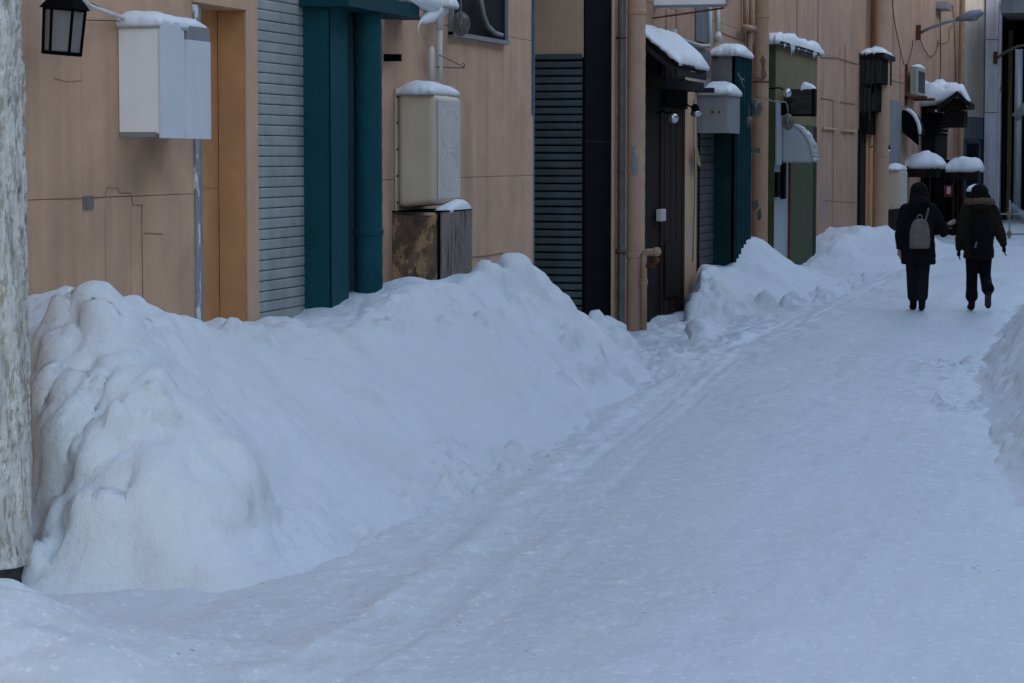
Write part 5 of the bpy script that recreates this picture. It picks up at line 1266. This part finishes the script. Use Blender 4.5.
    if not girl:
        q=MB(); pts=[T(.15*math.cos(t)*1.1,-.02+.13*math.sin(t),1.465-.02*math.sin(t)) for t in [2*math.pi*k/16 for k in range(17)]]
        for a_2,b_2 in zip(pts[:-1],pts[1:]): capsule(q,a_2,.046*s,b_2,.046*s,10)
        f=q.build('fur_collar','fur',P,remesh=.012,smoothn=1); t2=bpy.data.textures.new('furnoise','CLOUDS'); t2.noise_scale=.02; md=f.modifiers.new('d','DISPLACE'); md.texture=t2; md.strength=.035; md.texture_coords='GLOBAL'
    return P,T,s
p1=PG(917.5,310.5); p2=PG(978,310)
P1,T1,s1_=person((p1[0],p1[1],0.),1.70,R(10),0,'person with long dark hair in a black coat, walking away with one arm raised')
P2,T2,s2_=person((p2[0],p2[1],0.),1.68,R(10),1,'person in a dark olive coat with a fur collar, walking away')
# backpacks
def pack(T,s,w,h,z0,dep,m,label,y0,xo=0.,small=True):
    PK=thing('backpack',T(xo,y0,z0),label,'backpack','backpacks worn by the walkers')
    q=MB(); prof=[(0,.86,.8),(.03,1.,1.),(.3,1.04,1.05),(.6,.98,.95),(.85,.8,.75),(.96,.55,.5),(1.,.25,.25)]
    q.loft([(T(xo,y0-dep*.5,z0+h*f),w/2*a*s,dep/2*b*s) for f,a,b in prof]); o=q.build('bag_body',m,PK,remesh=.01,smoothn=2)
    q=MB(); q.loft([(T(xo,y0-dep*1.0,z0+h*f),w*.36*a*s,dep*.22*s) for f,a in ((.06,.9),(.1,1),(.38,1.),(.44,.85))]); q.build('front_pocket',m,PK,remesh=.01,smoothn=1)
    q=MB(); pts=[T(xo+w*.12*math.cos(t),y0-dep*.2,z0+h+h*.13*math.sin(t)) for t in [math.pi*k/8 for k in range(9)]]; q.tube(pts,.011*s,8); q.build('grab_handle',m,PK,smooth=True)
    for sg in(-1,1):
        q=MB(); pts=[T(xo+sg*w*.28,y0-dep*.15,z0+h*.9),T(xo+sg*.11,-.145,1.34),T(xo+sg*.125,-.06,1.46),T(xo+sg*.13,.06,1.43),T(xo+sg*.15,.15,1.2)]; q.tube(pts,.013*s,8); q.build('shoulder_strap',m if sg>0 else 'blackcloth',PK,smooth=True)
    q=MB(); q.box(-.01,.01,-.01,.01,-.03,.03); return PK
pack(T1,s1_,.27,.40,.84,.13,'bag','small taupe backpack worn on the black coat',-.17,.0)
pack(T2,s2_,.3,.56,.74,.16,'blackcloth','large black backpack worn on the dark olive coat',-.16,-.0)
q=MB(); a_=T2(-.09,-.38,.86); q.tube([a_,a_+Vector((.02,0,.08))],.012,6); 
o=q.build('buckle','slate',bpy.data.objects['backpack.001'])
# ---------------------------------------------------------------- light
wd=bpy.data.worlds.new('World'); scene.world=wd; wd.use_nodes=True; nt=wd.node_tree
sky=nt.nodes.new('ShaderNodeTexSky'); sky.sky_type='NISHITA'; sky.sun_disc=False
SE,SA=R(20),R(80)      # sun elevation, and azimuth of the soft light measured from +Y towards +X
sky.sun_elevation=SE; sky.sun_rotation=SA; sky.air_density=1.; sky.dust_density=2.0; sky.ozone_density=.95
bg=nt.nodes['Background']; bg.inputs['Strength'].default_value=.15; nt.links.new(sky.outputs[0],bg.inputs['Color'])
sl=bpy.data.lights.new('sun','SUN'); sl.energy=2.5; sl.angle=R(.5); sl.color=(1.,.97,.93); so=bpy.data.objects.new('sun',sl); COL.objects.link(so)
dvec=Vector((math.sin(SA)*math.cos(SE),math.cos(SA)*math.cos(SE),math.sin(SE))); so.rotation_euler=dvec.to_track_quat('Z','Y').to_euler(); so.location=(0,0,20)
scene.view_settings.view_transform='Standard'; scene.view_settings.look='None'; scene.view_settings.exposure=1.93; scene.view_settings.gamma=1.
